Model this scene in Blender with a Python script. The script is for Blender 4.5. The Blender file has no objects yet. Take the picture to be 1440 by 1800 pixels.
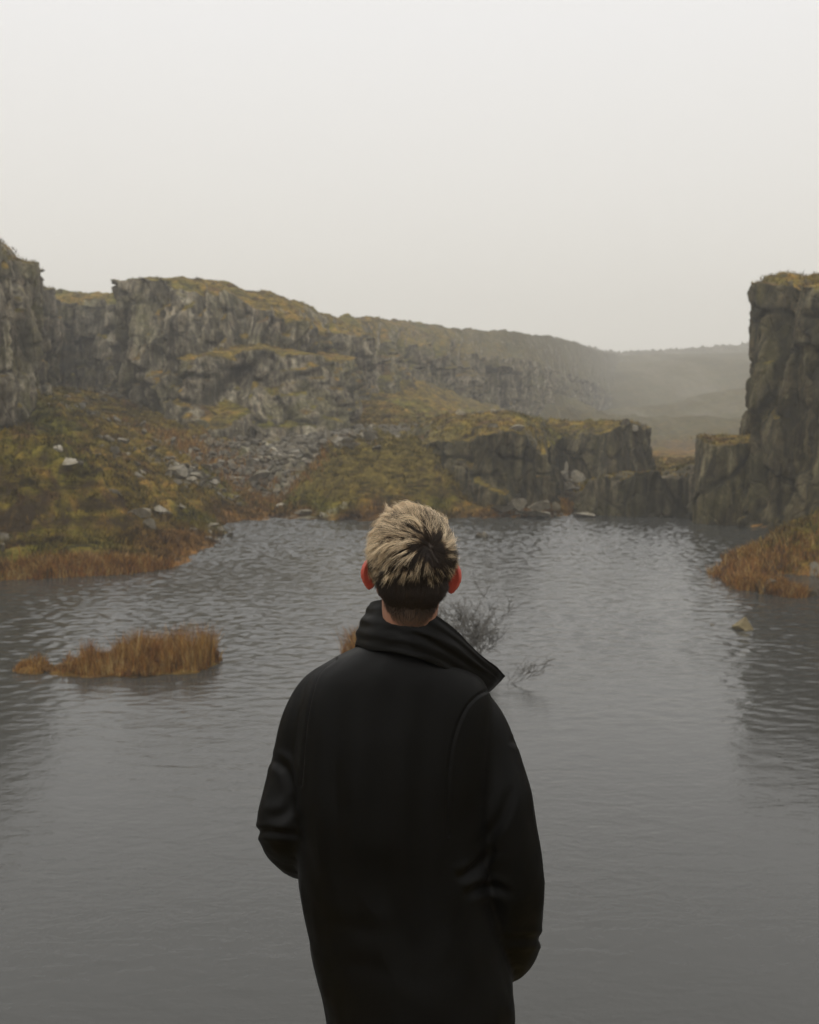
import bpy, bmesh, math, random
import numpy as np
from mathutils import Vector, Matrix, Euler
R = math.radians
random.seed(7)
sc = bpy.context.scene
C = sc.collection

# ------------------------------------------------------------------ camera
FPX = 2000.0                       # focal length in photograph pixels (1440 x 1800)
CAM_Z = 6.0
TILT = math.atan(200 / FPX)
cam = bpy.data.cameras.new('camera')
camo = bpy.data.objects.new('camera', cam); C.objects.link(camo); sc.camera = camo
cam.sensor_fit = 'VERTICAL'; cam.sensor_height = 36; cam.lens = 36 * FPX / 1800
cam.clip_start = 0.05; cam.clip_end = 3000
camo.location = (0, 0, CAM_Z); camo.rotation_euler = (R(90) - TILT, 0, 0)
cam.dof.use_dof = True; cam.dof.focus_distance = 2.06; cam.dof.aperture_fstop = 9.0

# ------------------------------------------------------------------ sky, sun, exposure
SUN_EL, SUN_AZ = 50, 215           # azimuth clockwise from +Y
w = bpy.data.worlds.new('World'); sc.world = w; w.use_nodes = True
nt = w.node_tree; nt.nodes.clear()
wo = nt.nodes.new('ShaderNodeOutputWorld')
sky = nt.nodes.new('ShaderNodeTexSky'); sky.sky_type = 'NISHITA'; sky.sun_disc = False
sky.sun_elevation = R(SUN_EL); sky.sun_rotation = R(SUN_AZ)
b1 = nt.nodes.new('ShaderNodeBackground'); b1.inputs[1].default_value = 0.05
nt.links.new(sky.outputs[0], b1.inputs[0])
b2 = nt.nodes.new('ShaderNodeBackground'); b2.inputs[1].default_value = 1.05
tc = nt.nodes.new('ShaderNodeTexCoord'); sp = nt.nodes.new('ShaderNodeSeparateXYZ')
nt.links.new(tc.outputs['Generated'], sp.inputs[0])
cr = nt.nodes.new('ShaderNodeValToRGB')
cr.color_ramp.elements[0].position = 0.0; cr.color_ramp.elements[0].color = (0.81, 0.77, 0.68, 1)
cr.color_ramp.elements[1].position = 0.30; cr.color_ramp.elements[1].color = (0.93, 0.915, 0.90, 1)
e_ = cr.color_ramp.elements.new(0.55); e_.color = (1.0, 0.985, 0.96, 1)
e_ = cr.color_ramp.elements.new(1.0); e_.color = (2.0, 1.97, 1.92, 1)
nt.links.new(sp.outputs[2], cr.inputs[0]); nt.links.new(cr.outputs[0], b2.inputs[0])
mx = nt.nodes.new('ShaderNodeMixShader'); mx.inputs[0].default_value = 0.93
nt.links.new(b1.outputs[0], mx.inputs[1]); nt.links.new(b2.outputs[0], mx.inputs[2])
nt.links.new(mx.outputs[0], wo.inputs[0])
sl = bpy.data.lights.new('sun', 'SUN'); sl.energy = 0.5; sl.angle = R(25); sl.color = (1, 0.96, 0.9)
so = bpy.data.objects.new('sun', sl); C.objects.link(so)
so.rotation_euler = (R(90 - SUN_EL), 0, R(180 - SUN_AZ))
sc.view_settings.view_transform = 'Standard'; sc.view_settings.look = 'None'
sc.view_settings.exposure = 0.0; sc.view_settings.gamma = 1.0
sc.cycles.volume_bounces = 2; sc.cycles.max_bounces = 6; sc.cycles.use_denoising = True

# ------------------------------------------------------------------ numeric helpers
ct, st_ = math.cos(TILT), math.sin(TILT)
def P(px, py, Y):
    """world point seen at photograph pixel (px, py) at world distance Y."""
    u = (px - 720) / FPX; v = (900 - py) / FPX
    dy = ct + v * st_; dz = -st_ + v * ct
    k = Y / dy
    return np.array([u * k, Y, CAM_Z + dz * k])
def PZ(px, py, z=0.0):
    """world point seen at the pixel on the level z."""
    u = (px - 720) / FPX; v = (900 - py) / FPX
    dy = ct + v * st_; dz = -st_ + v * ct
    k = (z - CAM_Z) / dz
    return np.array([u * k, dy * k, z])

def hsh(ix, iy, iz, seed):
    with np.errstate(over='ignore'):
        h = (ix.astype(np.int64) * 374761393 + iy.astype(np.int64) * 668265263 + iz.astype(np.int64) * 2147483647 + seed * 974634777) & 0xffffffff
        h = ((h ^ (h >> 13)) * 1274126177) & 0xffffffff
        h = ((h ^ (h >> 16)) * 2246822519) & 0xffffffff
        h = h ^ (h >> 15)
    return (h & 0xffffff) / float(0xffffff)
def vnoise(x, y, z, seed=0):
    x, y, z = np.broadcast_arrays(np.asarray(x, float), np.asarray(y, float), np.asarray(z, float))
    ix, iy, iz = np.floor(x), np.floor(y), np.floor(z)
    fx, fy, fz = x - ix, y - iy, z - iz
    fx = fx * fx * (3 - 2 * fx); fy = fy * fy * (3 - 2 * fy); fz = fz * fz * (3 - 2 * fz)
    r = 0
    for a in (0, 1):
        for b in (0, 1):
            for c in (0, 1):
                wgt = (fx if a else 1 - fx) * (fy if b else 1 - fy) * (fz if c else 1 - fz)
                r = r + wgt * hsh(ix + a, iy + b, iz + c, seed)
    return r * 2 - 1
def fbm(x, y, z=0.0, oct=4, seed=0, gain=0.5):
    r = 0; a = 1; t = 0
    for k in range(oct):
        r = r + a * vnoise(np.asarray(x) * 2 ** k + 17.3 * k, np.asarray(y) * 2 ** k - 9.1 * k, np.asarray(z) * 2 ** k, seed + k); t += a; a *= gain
    return r / t
def cells(u, v, seed, jit=0.8):
    """2-D Voronoi: distance to the edge and one random number per cell."""
    iu, iv = np.floor(u), np.floor(v)
    f1 = np.full(u.shape, 9.0); f2 = np.full(u.shape, 9.0); rid = np.zeros(u.shape)
    for a in (-1, 0, 1):
        for b in (-1, 0, 1):
            cx, cy = iu + a, iv + b
            px = cx + 0.5 + jit * (hsh(cx, cy, cx * 0, seed) - 0.5)
            py = cy + 0.5 + jit * (hsh(cx, cy, cx * 0 + 1, seed) - 0.5)
            d = np.maximum(abs(u - px), abs(v - py)) * 0.65 + 0.35 * np.hypot(u - px, v - py)
            r = hsh(cx, cy, cx * 0 + 2, seed)
            near = d < f1
            f2 = np.where(near, f1, np.minimum(f2, d)); rid = np.where(near, r, rid); f1 = np.where(near, d, f1)
    return f2 - f1, rid
def sstep(a, b, x):
    t = np.clip((x - a) / (b - a), 0, 1); return t * t * (3 - 2 * t)

def mesh_obj(name, verts, faces, mat=None, parent=None, smooth=True):
    me = bpy.data.meshes.new(name)
    verts = np.asarray(verts, dtype=np.float32)
    if isinstance(faces, np.ndarray):
        n = faces.shape[1]
        me.vertices.add(len(verts)); me.vertices.foreach_set('co', verts.ravel())
        me.loops.add(faces.size); me.loops.foreach_set('vertex_index', faces.astype(np.int32).ravel())
        me.polygons.add(len(faces)); me.polygons.foreach_set('loop_start', np.arange(0, faces.size, n, dtype=np.int32))
        me.update(calc_edges=True)
    else:
        me.from_pydata([tuple(map(float, v)) for v in verts], [], faces); me.update()
    if smooth: me.polygons.foreach_set('use_smooth', np.ones(len(me.polygons), dtype=bool))
    if mat: me.materials.append(mat)
    o = bpy.data.objects.new(name, me); C.objects.link(o)
    if parent: o.parent = parent
    return o
def tag(o, label=None, cat=None, group=None, kind=None):
    if label: o['label'] = label
    if cat: o['category'] = cat
    if group: o['group'] = group
    if kind: o['kind'] = kind
    return o
def empty(name, loc=(0, 0, 0)):
    o = bpy.data.objects.new(name, None); C.objects.link(o); o.location = loc; o.empty_display_size = 0.1
    return o
def grid_faces(nr, nc, wrap=False):
    r = np.arange(nr - 1)[:, None]; c = np.arange(nc if wrap else nc - 1)[None, :]
    c2 = (c + 1) % nc
    return np.stack([r * nc + c, r * nc + c2, (r + 1) * nc + c2, (r + 1) * nc + c], -1).reshape(-1, 4)
def attr(o, name, vals):
    a = o.data.attributes.new(name, 'FLOAT', 'POINT'); a.data.foreach_set('value', np.asarray(vals, dtype=np.float32))
def strands(paths, radii, sides=3):
    """paths (N,K,3), radii (N,K) -> verts, quads (tubes)"""
    N, K, _ = paths.shape
    tan = np.gradient(paths, axis=1); tan /= np.linalg.norm(tan, axis=2, keepdims=True) + 1e-9
    ref = np.where(abs(tan[..., 2:3]) > 0.9, np.array([1., 0, 0]), np.array([0, 0, 1.]))
    a = np.cross(tan, ref); a /= np.linalg.norm(a, axis=2, keepdims=True) + 1e-9
    b = np.cross(tan, a)
    ang = np.arange(sides) * 2 * math.pi / sides
    v = paths[:, :, None, :] + radii[:, :, None, None] * (np.cos(ang)[None, None, :, None] * a[:, :, None, :] + np.sin(ang)[None, None, :, None] * b[:, :, None, :])
    base = (np.arange(N) * K * sides)[:, None, None]
    k = np.arange(K - 1)[None, :, None] * sides; s = np.arange(sides)[None, None, :]; s2 = (s + 1) % sides
    f = np.stack([base + k + s, base + k + s2, base + k + sides + s2, base + k + sides + s], -1).reshape(-1, 4)
    return v.reshape(-1, 3), f

# ------------------------------------------------------------------ materials
class N:
    def __init__(s, name):
        s.m = bpy.data.materials.new(name); s.m.use_nodes = True; s.t = s.m.node_tree
        s.b = s.t.nodes['Principled BSDF']; s.out = s.t.nodes['Material Output']
        s.geo = s.t.nodes.new('ShaderNodeNewGeometry'); s.pos = s.geo.outputs['Position']
    def new(s, k): return s.t.nodes.new(k)
    def link(s, a, b): s.t.links.new(a, b)
    def mapping(s, scale, src=None):
        m = s.new('ShaderNodeMapping'); m.inputs['Scale'].default_value = scale if isinstance(scale, tuple) else (scale,) * 3
        s.link(src or s.pos, m.inputs[0]); return m.outputs[0]
    def noise(s, scale, detail=5, rough=0.55, vec=None, dist=0.0):
        n = s.new('ShaderNodeTexNoise'); n.inputs['Detail'].default_value = detail; n.inputs['Roughness'].default_value = rough
        n.inputs['Distortion'].default_value = dist
        if isinstance(scale, tuple): s.link(s.mapping(scale, vec), n.inputs['Vector']); n.inputs['Scale'].default_value = 1
        else: s.link(vec or s.pos, n.inputs['Vector']); n.inputs['Scale'].default_value = scale
        return n.outputs[0]
    def ramp(s, src, stops):
        r = s.new('ShaderNodeValToRGB'); e = r.color_ramp.elements
        while len(e) < len(stops): e.new(0.5)
        for k, (p, c) in enumerate(stops):
            e[k].position = p; e[k].color = (c if isinstance(c, tuple) else (c,) * 3) + (1,)
        s.link(src, r.inputs[0]); return r.outputs[0]
    def mix(s, f, a, b, mode='MIX'):
        m = s.new('ShaderNodeMix'); m.data_type = 'RGBA'; m.blend_type = mode
        for sock, v in ((m.inputs[0], f), (m.inputs[6], a), (m.inputs[7], b)):
            if hasattr(v, 'links'): s.link(v, sock)
            else: sock.default_value = (v + (1,)) if isinstance(v, tuple) else v
        return m.outputs[2]
    def math(s, op, a, b=0.0, clamp=False):
        m = s.new('ShaderNodeMath'); m.operation = op; m.use_clamp = clamp
        for sock, v in ((m.inputs[0], a), (m.inputs[1], b)):
            if hasattr(v, 'links'): s.link(v, sock)
            else: sock.default_value = v
        return m.outputs[0]
    def attr(s, name):
        a = s.new('ShaderNodeAttribute'); a.attribute_name = name; return a.outputs['Fac']
    def bump(s, h, strength, dist, prev=None):
        b = s.new('ShaderNodeBump'); b.inputs['Strength'].default_value = strength; b.inputs['Distance'].default_value = dist
        s.link(h, b.inputs['Height'])
        if prev: s.link(prev, b.inputs['Normal'])
        return b.outputs[0]

def grass_color(n):
    big = n.noise(0.16, 4, 0.6)
    mid = n.noise(0.9, 5, 0.65, dist=0.6)
    fine = n.noise(5.0, 4, 0.7)
    c1 = n.ramp(mid, [(0.34, (0.030, 0.019, 0.009)), (0.44, (0.098, 0.070, 0.012)), (0.53, (0.160, 0.114, 0.020)), (0.62, (0.225, 0.132, 0.027)), (0.75, (0.33, 0.21, 0.06))])
    c2 = n.ramp(mid, [(0.34, (0.028, 0.022, 0.010)), (0.46, (0.085, 0.080, 0.013)), (0.6, (0.155, 0.140, 0.022)), (0.75, (0.21, 0.16, 0.05))])
    col = n.mix(n.ramp(big, [(0.50, 0.0), (0.62, 0.85)]), c1, c2)
    hth = n.ramp(n.noise(0.55, 5, 0.65, dist=0.8), [(0.54, 0.0), (0.62, 0.75)])
    col = n.mix(hth, col, n.ramp(fine, [(0.3, (0.045, 0.024, 0.014)), (0.7, (0.13, 0.070, 0.030))]))
    # finer, browner turf on the rounded mound
    vm = n.new('ShaderNodeVectorMath'); vm.operation = 'SUBTRACT'; n.link(n.pos, vm.inputs[0]); vm.inputs[1].default_value = (-1.7, 62.2, 1.6)
    vs = n.new('ShaderNodeVectorMath'); vs.operation = 'MULTIPLY'; n.link(vm.outputs[0], vs.inputs[0]); vs.inputs[1].default_value = (1 / 5.0, 1 / 6.0, 1 / 6.0)
    vl = n.new('ShaderNodeVectorMath'); vl.operation = 'LENGTH'; n.link(vs.outputs[0], vl.inputs[0])
    dm = n.ramp(n.math('ADD', vl.outputs['Value'], n.math('MULTIPLY', n.math('SUBTRACT', mid, 0.5), 0.3)), [(0.82, 0.9), (0.98, 0.0)])
    col = n.mix(dm, col, n.ramp(n.noise((2.2, 2.2, 7.0), 5, 0.7), [(0.34, (0.050, 0.036, 0.012)), (0.5, (0.130, 0.098, 0.024)), (0.68, (0.215, 0.160, 0.050))]))
    # rusty sedge near the water
    z = n.new('ShaderNodeSeparateXYZ'); n.link(n.pos, z.inputs[0])
    zz = n.math('ADD', z.outputs[2], n.math('MULTIPLY', n.math('SUBTRACT', big, 0.5), 4.0))
    low = n.ramp(n.math('MULTIPLY', zz, 0.5), [(0.02, 0.85), (0.42, 0.0)])
    c3 = n.ramp(mid, [(0.34, (0.036, 0.019, 0.009)), (0.48, (0.14, 0.070, 0.022)), (0.62, (0.23, 0.115, 0.034)), (0.78, (0.36, 0.20, 0.07))])
    col = n.mix(low, col, c3)
    lines = n.ramp(n.noise((0.9, 0.9, 4.0), 4, 0.6, dist=0.7), [(0.36, 0.38), (0.50, 1.0), (0.68, 1.3)])  # terracette shadows painted into the turf colour as stretched dark bands
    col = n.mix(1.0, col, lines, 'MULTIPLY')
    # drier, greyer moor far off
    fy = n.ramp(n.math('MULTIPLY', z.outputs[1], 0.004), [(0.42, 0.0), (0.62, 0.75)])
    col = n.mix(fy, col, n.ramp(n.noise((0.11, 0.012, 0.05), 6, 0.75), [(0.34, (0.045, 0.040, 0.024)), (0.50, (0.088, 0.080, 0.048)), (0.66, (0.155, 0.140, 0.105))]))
    col = n.mix(1.0, col, n.ramp(fine, [(0.25, 0.55), (0.7, 1.35)]), 'MULTIPLY')
    return col, mid, fine

def rock_color(n, tint=(1, 1, 1), lich=1.0):
    streak = n.noise((0.9, 0.9, 0.16), 6, 0.65, dist=0.5)
    mid = n.noise(0.7, 6, 0.65); fine = n.noise(4.0, 6, 0.7)
    col = n.ramp(streak, [(0.34, (0.035, 0.030, 0.020)), (0.45, (0.115, 0.102, 0.074)), (0.54, (0.235, 0.212, 0.165)), (0.66, (0.46, 0.43, 0.35))])
    warm = n.ramp(mid, [(0.38, (0.115, 0.098, 0.055)), (0.5, (0.17, 0.15, 0.12)), (0.64, (0.22, 0.165, 0.12))])
    col = n.mix(0.35, col, warm)
    lichen = n.ramp(n.noise(1.7, 6, 0.75), [(0.60, 0.0), (0.68, 0.75 * lich)])
    col = n.mix(lichen, col, (0.36, 0.35, 0.29))
    drip = n.ramp(n.noise((2.6, 2.6, 0.14), 4, 0.6), [(0.36, 0.30), (0.52, 1.0), (0.70, 1.35)])
    col = n.mix(1.0, col, drip, 'MULTIPLY')
    moss = n.ramp(n.noise(0.33, 5, 0.6), [(0.48, 0.0), (0.64, 0.55)])
    col = n.mix(moss, col, (0.095, 0.092, 0.03))
    col = n.mix(1.0, col, n.ramp(fine, [(0.3, 0.5), (0.7, 1.4)]), 'MULTIPLY')
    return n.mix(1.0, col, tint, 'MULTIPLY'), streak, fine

def make_cliff_mat(name, tint=(1, 1, 1), th=0.58):
    n = N(name)
    rc, streak, fine = rock_color(n, tint)
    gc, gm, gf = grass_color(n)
    nz = n.new('ShaderNodeSeparateXYZ'); n.link(n.geo.outputs['Normal'], nz.inputs[0])
    f = n.math('ADD', nz.outputs[2], n.math('MULTIPLY', n.math('SUBTRACT', n.noise(0.8, 5, 0.7), 0.5), 0.9))
    f = n.ramp(f, [(th, 0.0), (th + 0.12, 1.0)])
    rc = n.mix(n.math('MULTIPLY', n.attr('crack'), 0.85), rc, (0.022, 0.020, 0.012))  # dark moss colour in cracks and rib recesses, also painting in crevice shade
    n.link(n.mix(f, rc, gc), n.b.inputs['Base Color']); n.b.inputs['Roughness'].default_value = 0.95
    n.b.inputs['Specular IOR Level'].default_value = 0.2
    vo = n.new('ShaderNodeTexVoronoi'); vo.feature = 'DISTANCE_TO_EDGE'; n.link(n.mapping((1.4, 1.4, 0.6)), vo.inputs['Vector'])
    vo.inputs['Scale'].default_value = 1.0
    crk = n.ramp(vo.outputs[0], [(0.0, 0.0), (0.07, 1.0)])
    b = n.bump(crk, 0.6, 0.10)
    b = n.bump(fine, 0.9, 0.10, b)
    n.link(b, n.b.inputs['Normal'])
    return n.m
M = {}
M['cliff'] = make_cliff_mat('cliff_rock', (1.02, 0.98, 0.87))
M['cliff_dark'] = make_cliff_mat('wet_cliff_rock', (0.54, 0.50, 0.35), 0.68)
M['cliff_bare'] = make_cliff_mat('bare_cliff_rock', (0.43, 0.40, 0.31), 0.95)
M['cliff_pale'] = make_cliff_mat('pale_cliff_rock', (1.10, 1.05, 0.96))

n = N('moor_ground')
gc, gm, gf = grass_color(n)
nz = n.new('ShaderNodeSeparateXYZ'); n.link(n.geo.outputs['Normal'], nz.inputs[0])
rc, _, fine = rock_color(n, (1.1, 1.08, 1.0))
f = n.ramp(n.math('ADD', n.attr('scree'), n.math('MULTIPLY', n.math('SUBTRACT', n.noise(1.3, 5, 0.7), 0.5), 1.2)), [(0.45, 0.0), (0.6, 1.0)])
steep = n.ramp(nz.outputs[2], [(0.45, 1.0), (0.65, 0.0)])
col = n.mix(f, gc, rc)
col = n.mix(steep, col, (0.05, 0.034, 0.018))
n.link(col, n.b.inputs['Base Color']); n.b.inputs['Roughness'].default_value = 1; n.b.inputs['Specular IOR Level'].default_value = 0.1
n.link(n.bump(n.noise(7, 5, 0.7), 1.0, 0.12), n.b.inputs['Normal'])
M['ground'] = n.m

def grass_mat(name, rust=0.0, gain=1.0):
    n = N(name)
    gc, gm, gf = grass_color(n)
    v = n.attr('shade')
    if rust:
        pt = n.math('ADD', n.math('MULTIPLY', n.noise(2.2, 4, 0.7), 0.9), n.math('MULTIPLY', v, 0.35))
        gc = n.mix(rust, gc, n.ramp(pt, [(0.42, (0.055, 0.030, 0.012)), (0.54, (0.14, 0.062, 0.020)), (0.64, (0.27, 0.105, 0.026)), (0.74, (0.26, 0.150, 0.036)), (0.86, (0.36, 0.26, 0.11))]))
    col = n.mix(1.0, gc, n.ramp(v, [(0.0, 0.50 * gain), (1.0, 1.25 * gain)]), 'MULTIPLY')
    n.link(col, n.b.inputs['Base Color']); n.b.inputs['Roughness'].default_value = 0.9; n.b.inputs['Specular IOR Level'].default_value = 0.15
    return n.m
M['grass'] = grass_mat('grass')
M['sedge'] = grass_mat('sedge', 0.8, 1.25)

def stone_mat(name, base, lo=0.5, hi=1.4):
    n = N(name)
    oi = n.new('ShaderNodeObjectInfo')
    fine = n.noise(5, 6, 0.7); mid = n.noise(1.6, 5, 0.6)
    col = n.mix(n.ramp(mid, [(0.4, 0.0), (0.6, 0.8)]), base, tuple(c * k for c, k in zip(base, (0.55, 0.50, 0.36))))
    col = n.mix(1.0, col, n.ramp(fine, [(0.3, lo), (0.7, hi)]), 'MULTIPLY')
    col = n.mix(1.0, col, n.ramp(oi.outputs['Random'], [(0.0, 0.6), (1.0, 1.25)]), 'MULTIPLY')
    n.link(col, n.b.inputs['Base Color']); n.b.inputs['Roughness'].default_value = 0.92; n.b.inputs['Specular IOR Level'].default_value = 0.25
    n.link(n.bump(n.noise(9, 6, 0.75), 0.8, 0.04), n.b.inputs['Normal'])
    return n.m
M['stone'] = stone_mat('granite_stone', (0.235, 0.212, 0.168))
M['stone_pale'] = stone_mat('pale_stone', (0.38, 0.345, 0.275), 0.6, 1.25)
M['stone_dark'] = stone_mat('dark_stone', (0.12, 0.104, 0.075))
M['stone_sand'] = stone_mat('sand_coloured_stone', (0.19, 0.155, 0.085), 0.7, 1.2)

n = N('pond_water')
n.b.inputs['Base Color'].default_value = (0.042, 0.042, 0.0385, 1); n.b.inputs['IOR'].default_value = 1.38
n.b.inputs['Roughness'].default_value = 0.10
patch = n.ramp(n.noise((0.05, 0.035, 1), 3, 0.5, dist=0.8), [(0.40, 0.35), (0.60, 1.0)])
w1 = n.noise((1.5, 2.6, 1), 4, 0.6, dist=0.4); w2 = n.noise((6.0, 9.0, 1), 3, 0.6)
h = n.math('MULTIPLY', n.math('ADD', w1, n.math('MULTIPLY', w2, 0.3)), patch)
n.link(n.bump(h, 1.0, 0.026), n.b.inputs['Normal'])
M['water'] = n.m

# ------------------------------------------------------------------ terrain (moor ground with the quarry floor and banks)
ctrl = []
def g(px, py, Y): p = P(px, py, Y); ctrl.append((p[0], p[1], p[2]))
def gw(px, py, z=0.0): p = PZ(px, py, z); ctrl.append(tuple(p))
def gx(x, y, z): ctrl.append((x, y, z))
shore = [(-300, 1042), (-150, 1034), (0, 1021), (60, 1019), (130, 1015), (200, 1008), (260, 1003), (300, 1000), (325, 984), (360, 973), (392, 968), (400, 945), (408, 935), (395, 920),
         (440, 911), (500, 913), (560, 914), (620, 915), (700, 915), (780, 912), (850, 908), (900, 908), (975, 906)]
for q in shore: gw(*q)
for px, py in [(0, 1045), (100, 1042), (200, 1033), (310, 1022), (350, 1000), (420, 975), (440, 945), (450, 925), (560, 930), (700, 930), (850, 925), (950, 920), (-200, 1060), (1010, 925), (1100, 930), (1200, 940), (1270, 950)]:
    gw(px, py, -1.3)
for x, y in [(-15, 30), (-6, 30), (4, 30), (-20, 20), (-8, 20), (8, 25), (0, 12), (-10, 10), (10, 10), (0, 40), (-5, 45), (5, 45), (12, 45), (8, 36), (14, 34), (-13, 35), (0, 5), (6, 5), (-6, 5), (16, 22), (20, 12), (-25, 10), (0, -5), (11, 50), (13, 29)]:
    gx(x, y, -2.2)
# left bank
for q in [(-300, 740, 46), (-150, 745, 46), (0, 766, 47), (50, 777, 47), (100, 797, 47), (140, 818, 47.5), (0, 850, 43), (60, 880, 42), (0, 930, 41), (100, 860, 44), (110, 930, 41), (180, 860, 46.5), (200, 900, 43.5), (200, 955, 41.5), (250, 875, 47), (290, 905, 45), (270, 960, 42.5), (300, 865, 50), (350, 885, 49.5), (370, 925, 46.5), (330, 945, 45.5),
          (-80, 940, 40), (-200, 900, 40), (-300, 900, 38)]: g(*q)
for q in [(60, 690, 62), (130, 742, 60), (80, 770, 55), (160, 800, 54), (200, 780, 62), (300, 800, 62), (200, 745, 70), (300, 772, 70), (160, 705, 80), (120, 690, 88), (250, 728, 80), (350, 752, 78), (400, 782, 72), (470, 796, 71), (350, 835, 58), (230, 838, 54), (420, 850, 64), (450, 885, 58.5), (400, 880, 58), (500, 865, 62), (510, 830, 67), (480, 815, 69), (-50, 720, 60), (-200, 700, 60)]: g(*q)
for q in [(440, 786, 76.3), (500, 790, 76.3), (540, 783, 77), (385, 762, 78), (330, 745, 79), (280, 728, 80.5)]: g(*q)
# scree valley
for q in [(560, 795, 72), (620, 768, 79), (690, 752, 86), (560, 775, 76), (640, 735, 94), (700, 700, 108), (715, 668, 118), (780, 705, 118), (840, 728, 118), (600, 745, 90), (950, 748, 125)]: g(*q)
for q in [(860, 898, 58.6), (920, 898, 58.3), (965, 900, 58.4), (800, 890, 59.5)]: g(*q)
for px, py in [(1285, 1008), (1330, 1017), (1380, 1025), (1440, 1035)]: gw(px, py, 0.3)
for px, py in [(1300, 1048), (1400, 1066)]: gw(px, py, -1.0)
for q in [(1300, 1000, 37.9), (1380, 1006, 37.4), (1330, 990, 38.8)]: g(*q)
for q in [(1340, 946, 41.2), (1400, 908, 43), (1440, 892, 44), (1500, 868, 44), (1300, 972, 39.8)]: g(*q)
# hollow behind the crest of the left bank
for q in [(0, 802, 52), (60, 816, 52), (120, 836, 52), (-120, 790, 52)]: g(*q)
for x, y in ((-4, 59.5), (-2, 60), (1, 60), (-4, 62), (1, 63)): gx(x, y, 0.8)
gx(-5, 68, 1.3); gx(-1, 69, 1.5); gx(2, 69, 1.8); gx(-8, 66, 1.0)
# knoll seats, gap
for q in [(900, 880, 62), (1000, 872, 63), (1000, 890, 60), (1000, 845, 70), (950, 860, 68), (1060, 835, 75), (1140, 828, 78)]: g(*q)
gx(8, 80, 2.2); gx(3, 85, 3.5); gx(16, 78, 0.8); gx(20, 66, 0.6); gx(24, 60, 1.0)
# floor beyond the wall and the far hill
for q in [(1160, 812, 98), (1250, 815, 98), (1400, 810, 98), (1150, 786, 130), (1250, 784, 130), (1350, 784, 130), (1150, 750, 155), (1280, 742, 155),
          (1050, 768, 150), (1050, 755, 220), (1050, 742, 290), (1120, 745, 200), (1130, 712, 300), (1210, 705, 230), (1380, 690, 220), (1240, 655, 330), (1400, 645, 330), (1050, 624, 540), (1110, 621, 540), (1150, 622, 540), (1240, 614, 540), (1310, 609, 540), (1450, 606, 540), (1600, 600, 540), (950, 640, 400)]: g(*q)
for x, y, z in [(0, 620, 28), (150, 640, 30), (320, 620, 30), (-300, 620, 30), (-200, 300, 22), (-60, 160, 12), (-20, 170, 11), (10, 200, 11), (200, 200, 18), (-100, 150, 14), (-60, 250, 14), (-150, 80, 14), (-150, 0, 14), (-45, 62, 9), (-40, 30, 5), (-40, 15, 6), (-60, 0, 10), (-48, 45, 8), (150, 0, 14), (150, 100, 14), (70, 50, 11), (45, 20, 9), (50, 80, 9), (90, 130, 10),
                (-25, 108, 9), (-45, 108, 9), (0, -40, 5), (60, -40, 10), (-60, -40, 10), (-30, 92, 5)]: gx(x, y, z)
# right spit
for px, py in [(1226, 1003), (1250, 1018), (1300, 1031), (1350, 1041), (1440, 1054), (1600, 1085), (1240, 992), (1280, 984), (1330, 972), (1370, 960)]: gw(px, py)
for q in [(1300, 1000, 38.3), (1350, 985, 39), (1400, 960, 40), (1440, 935, 41.5), (1420, 1000, 38.5), (1500, 900, 43), (1600, 850, 44), (1600, 950, 38), (1440, 905, 44), (1390, 945, 42.5)]: g(*q)
for px, py in [(1215, 1010), (1250, 1040), (1350, 1062), (1440, 1080), (1600, 1125), (1220, 985), (1270, 965), (1310, 952)]: gw(px, py, -1.0)
ctrl = np.array(ctrl)

def axis(segs):
    out = []
    for a, b, d in segs: out += list(np.arange(a, b, d))
    out.append(segs[-1][1]); return np.array(out)
gxs = axis([(-420, -60, 8), (-60, -36, 1.5), (-36, 36, 0.2), (36, 60, 1.5), (60, 420, 8)])
gys = axis([(-60, 24, 3), (24, 34, 0.6), (34, 92, 0.2), (92, 120, 0.4), (120, 600, 2.2), (600, 660, 8)])
def tps_fit(pts):
    n_ = len(pts); d = np.hypot(pts[:, None, 0] - pts[None, :, 0], pts[:, None, 1] - pts[None, :, 1])
    K = np.where(d > 0, d * d * np.log(d + 1e-9), 0) + np.eye(n_) * 0.03
    Q = np.c_[np.ones(n_), pts[:, :2]]
    A = np.block([[K, Q], [Q.T, np.zeros((3, 3))]])
    return np.linalg.lstsq(A, np.r_[pts[:, 2], 0, 0, 0], rcond=None)[0]
SC = 20.0
fitpts = ctrl.copy(); fitpts[:, :2] /= SC
wts = tps_fit(np.array(fitpts))
def height(x, y):
    x = np.asarray(x, float); y = np.asarray(y, float)
    out = wts[-3] + wts[-2] * x / SC + wts[-1] * y / SC
    for k, (cx, cy, _) in enumerate(fitpts):
        d2 = (x / SC - cx) ** 2 + (y / SC - cy) ** 2 + 1e-12
        out = out + wts[k] * 0.5 * d2 * np.log(d2)
    return out
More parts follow.
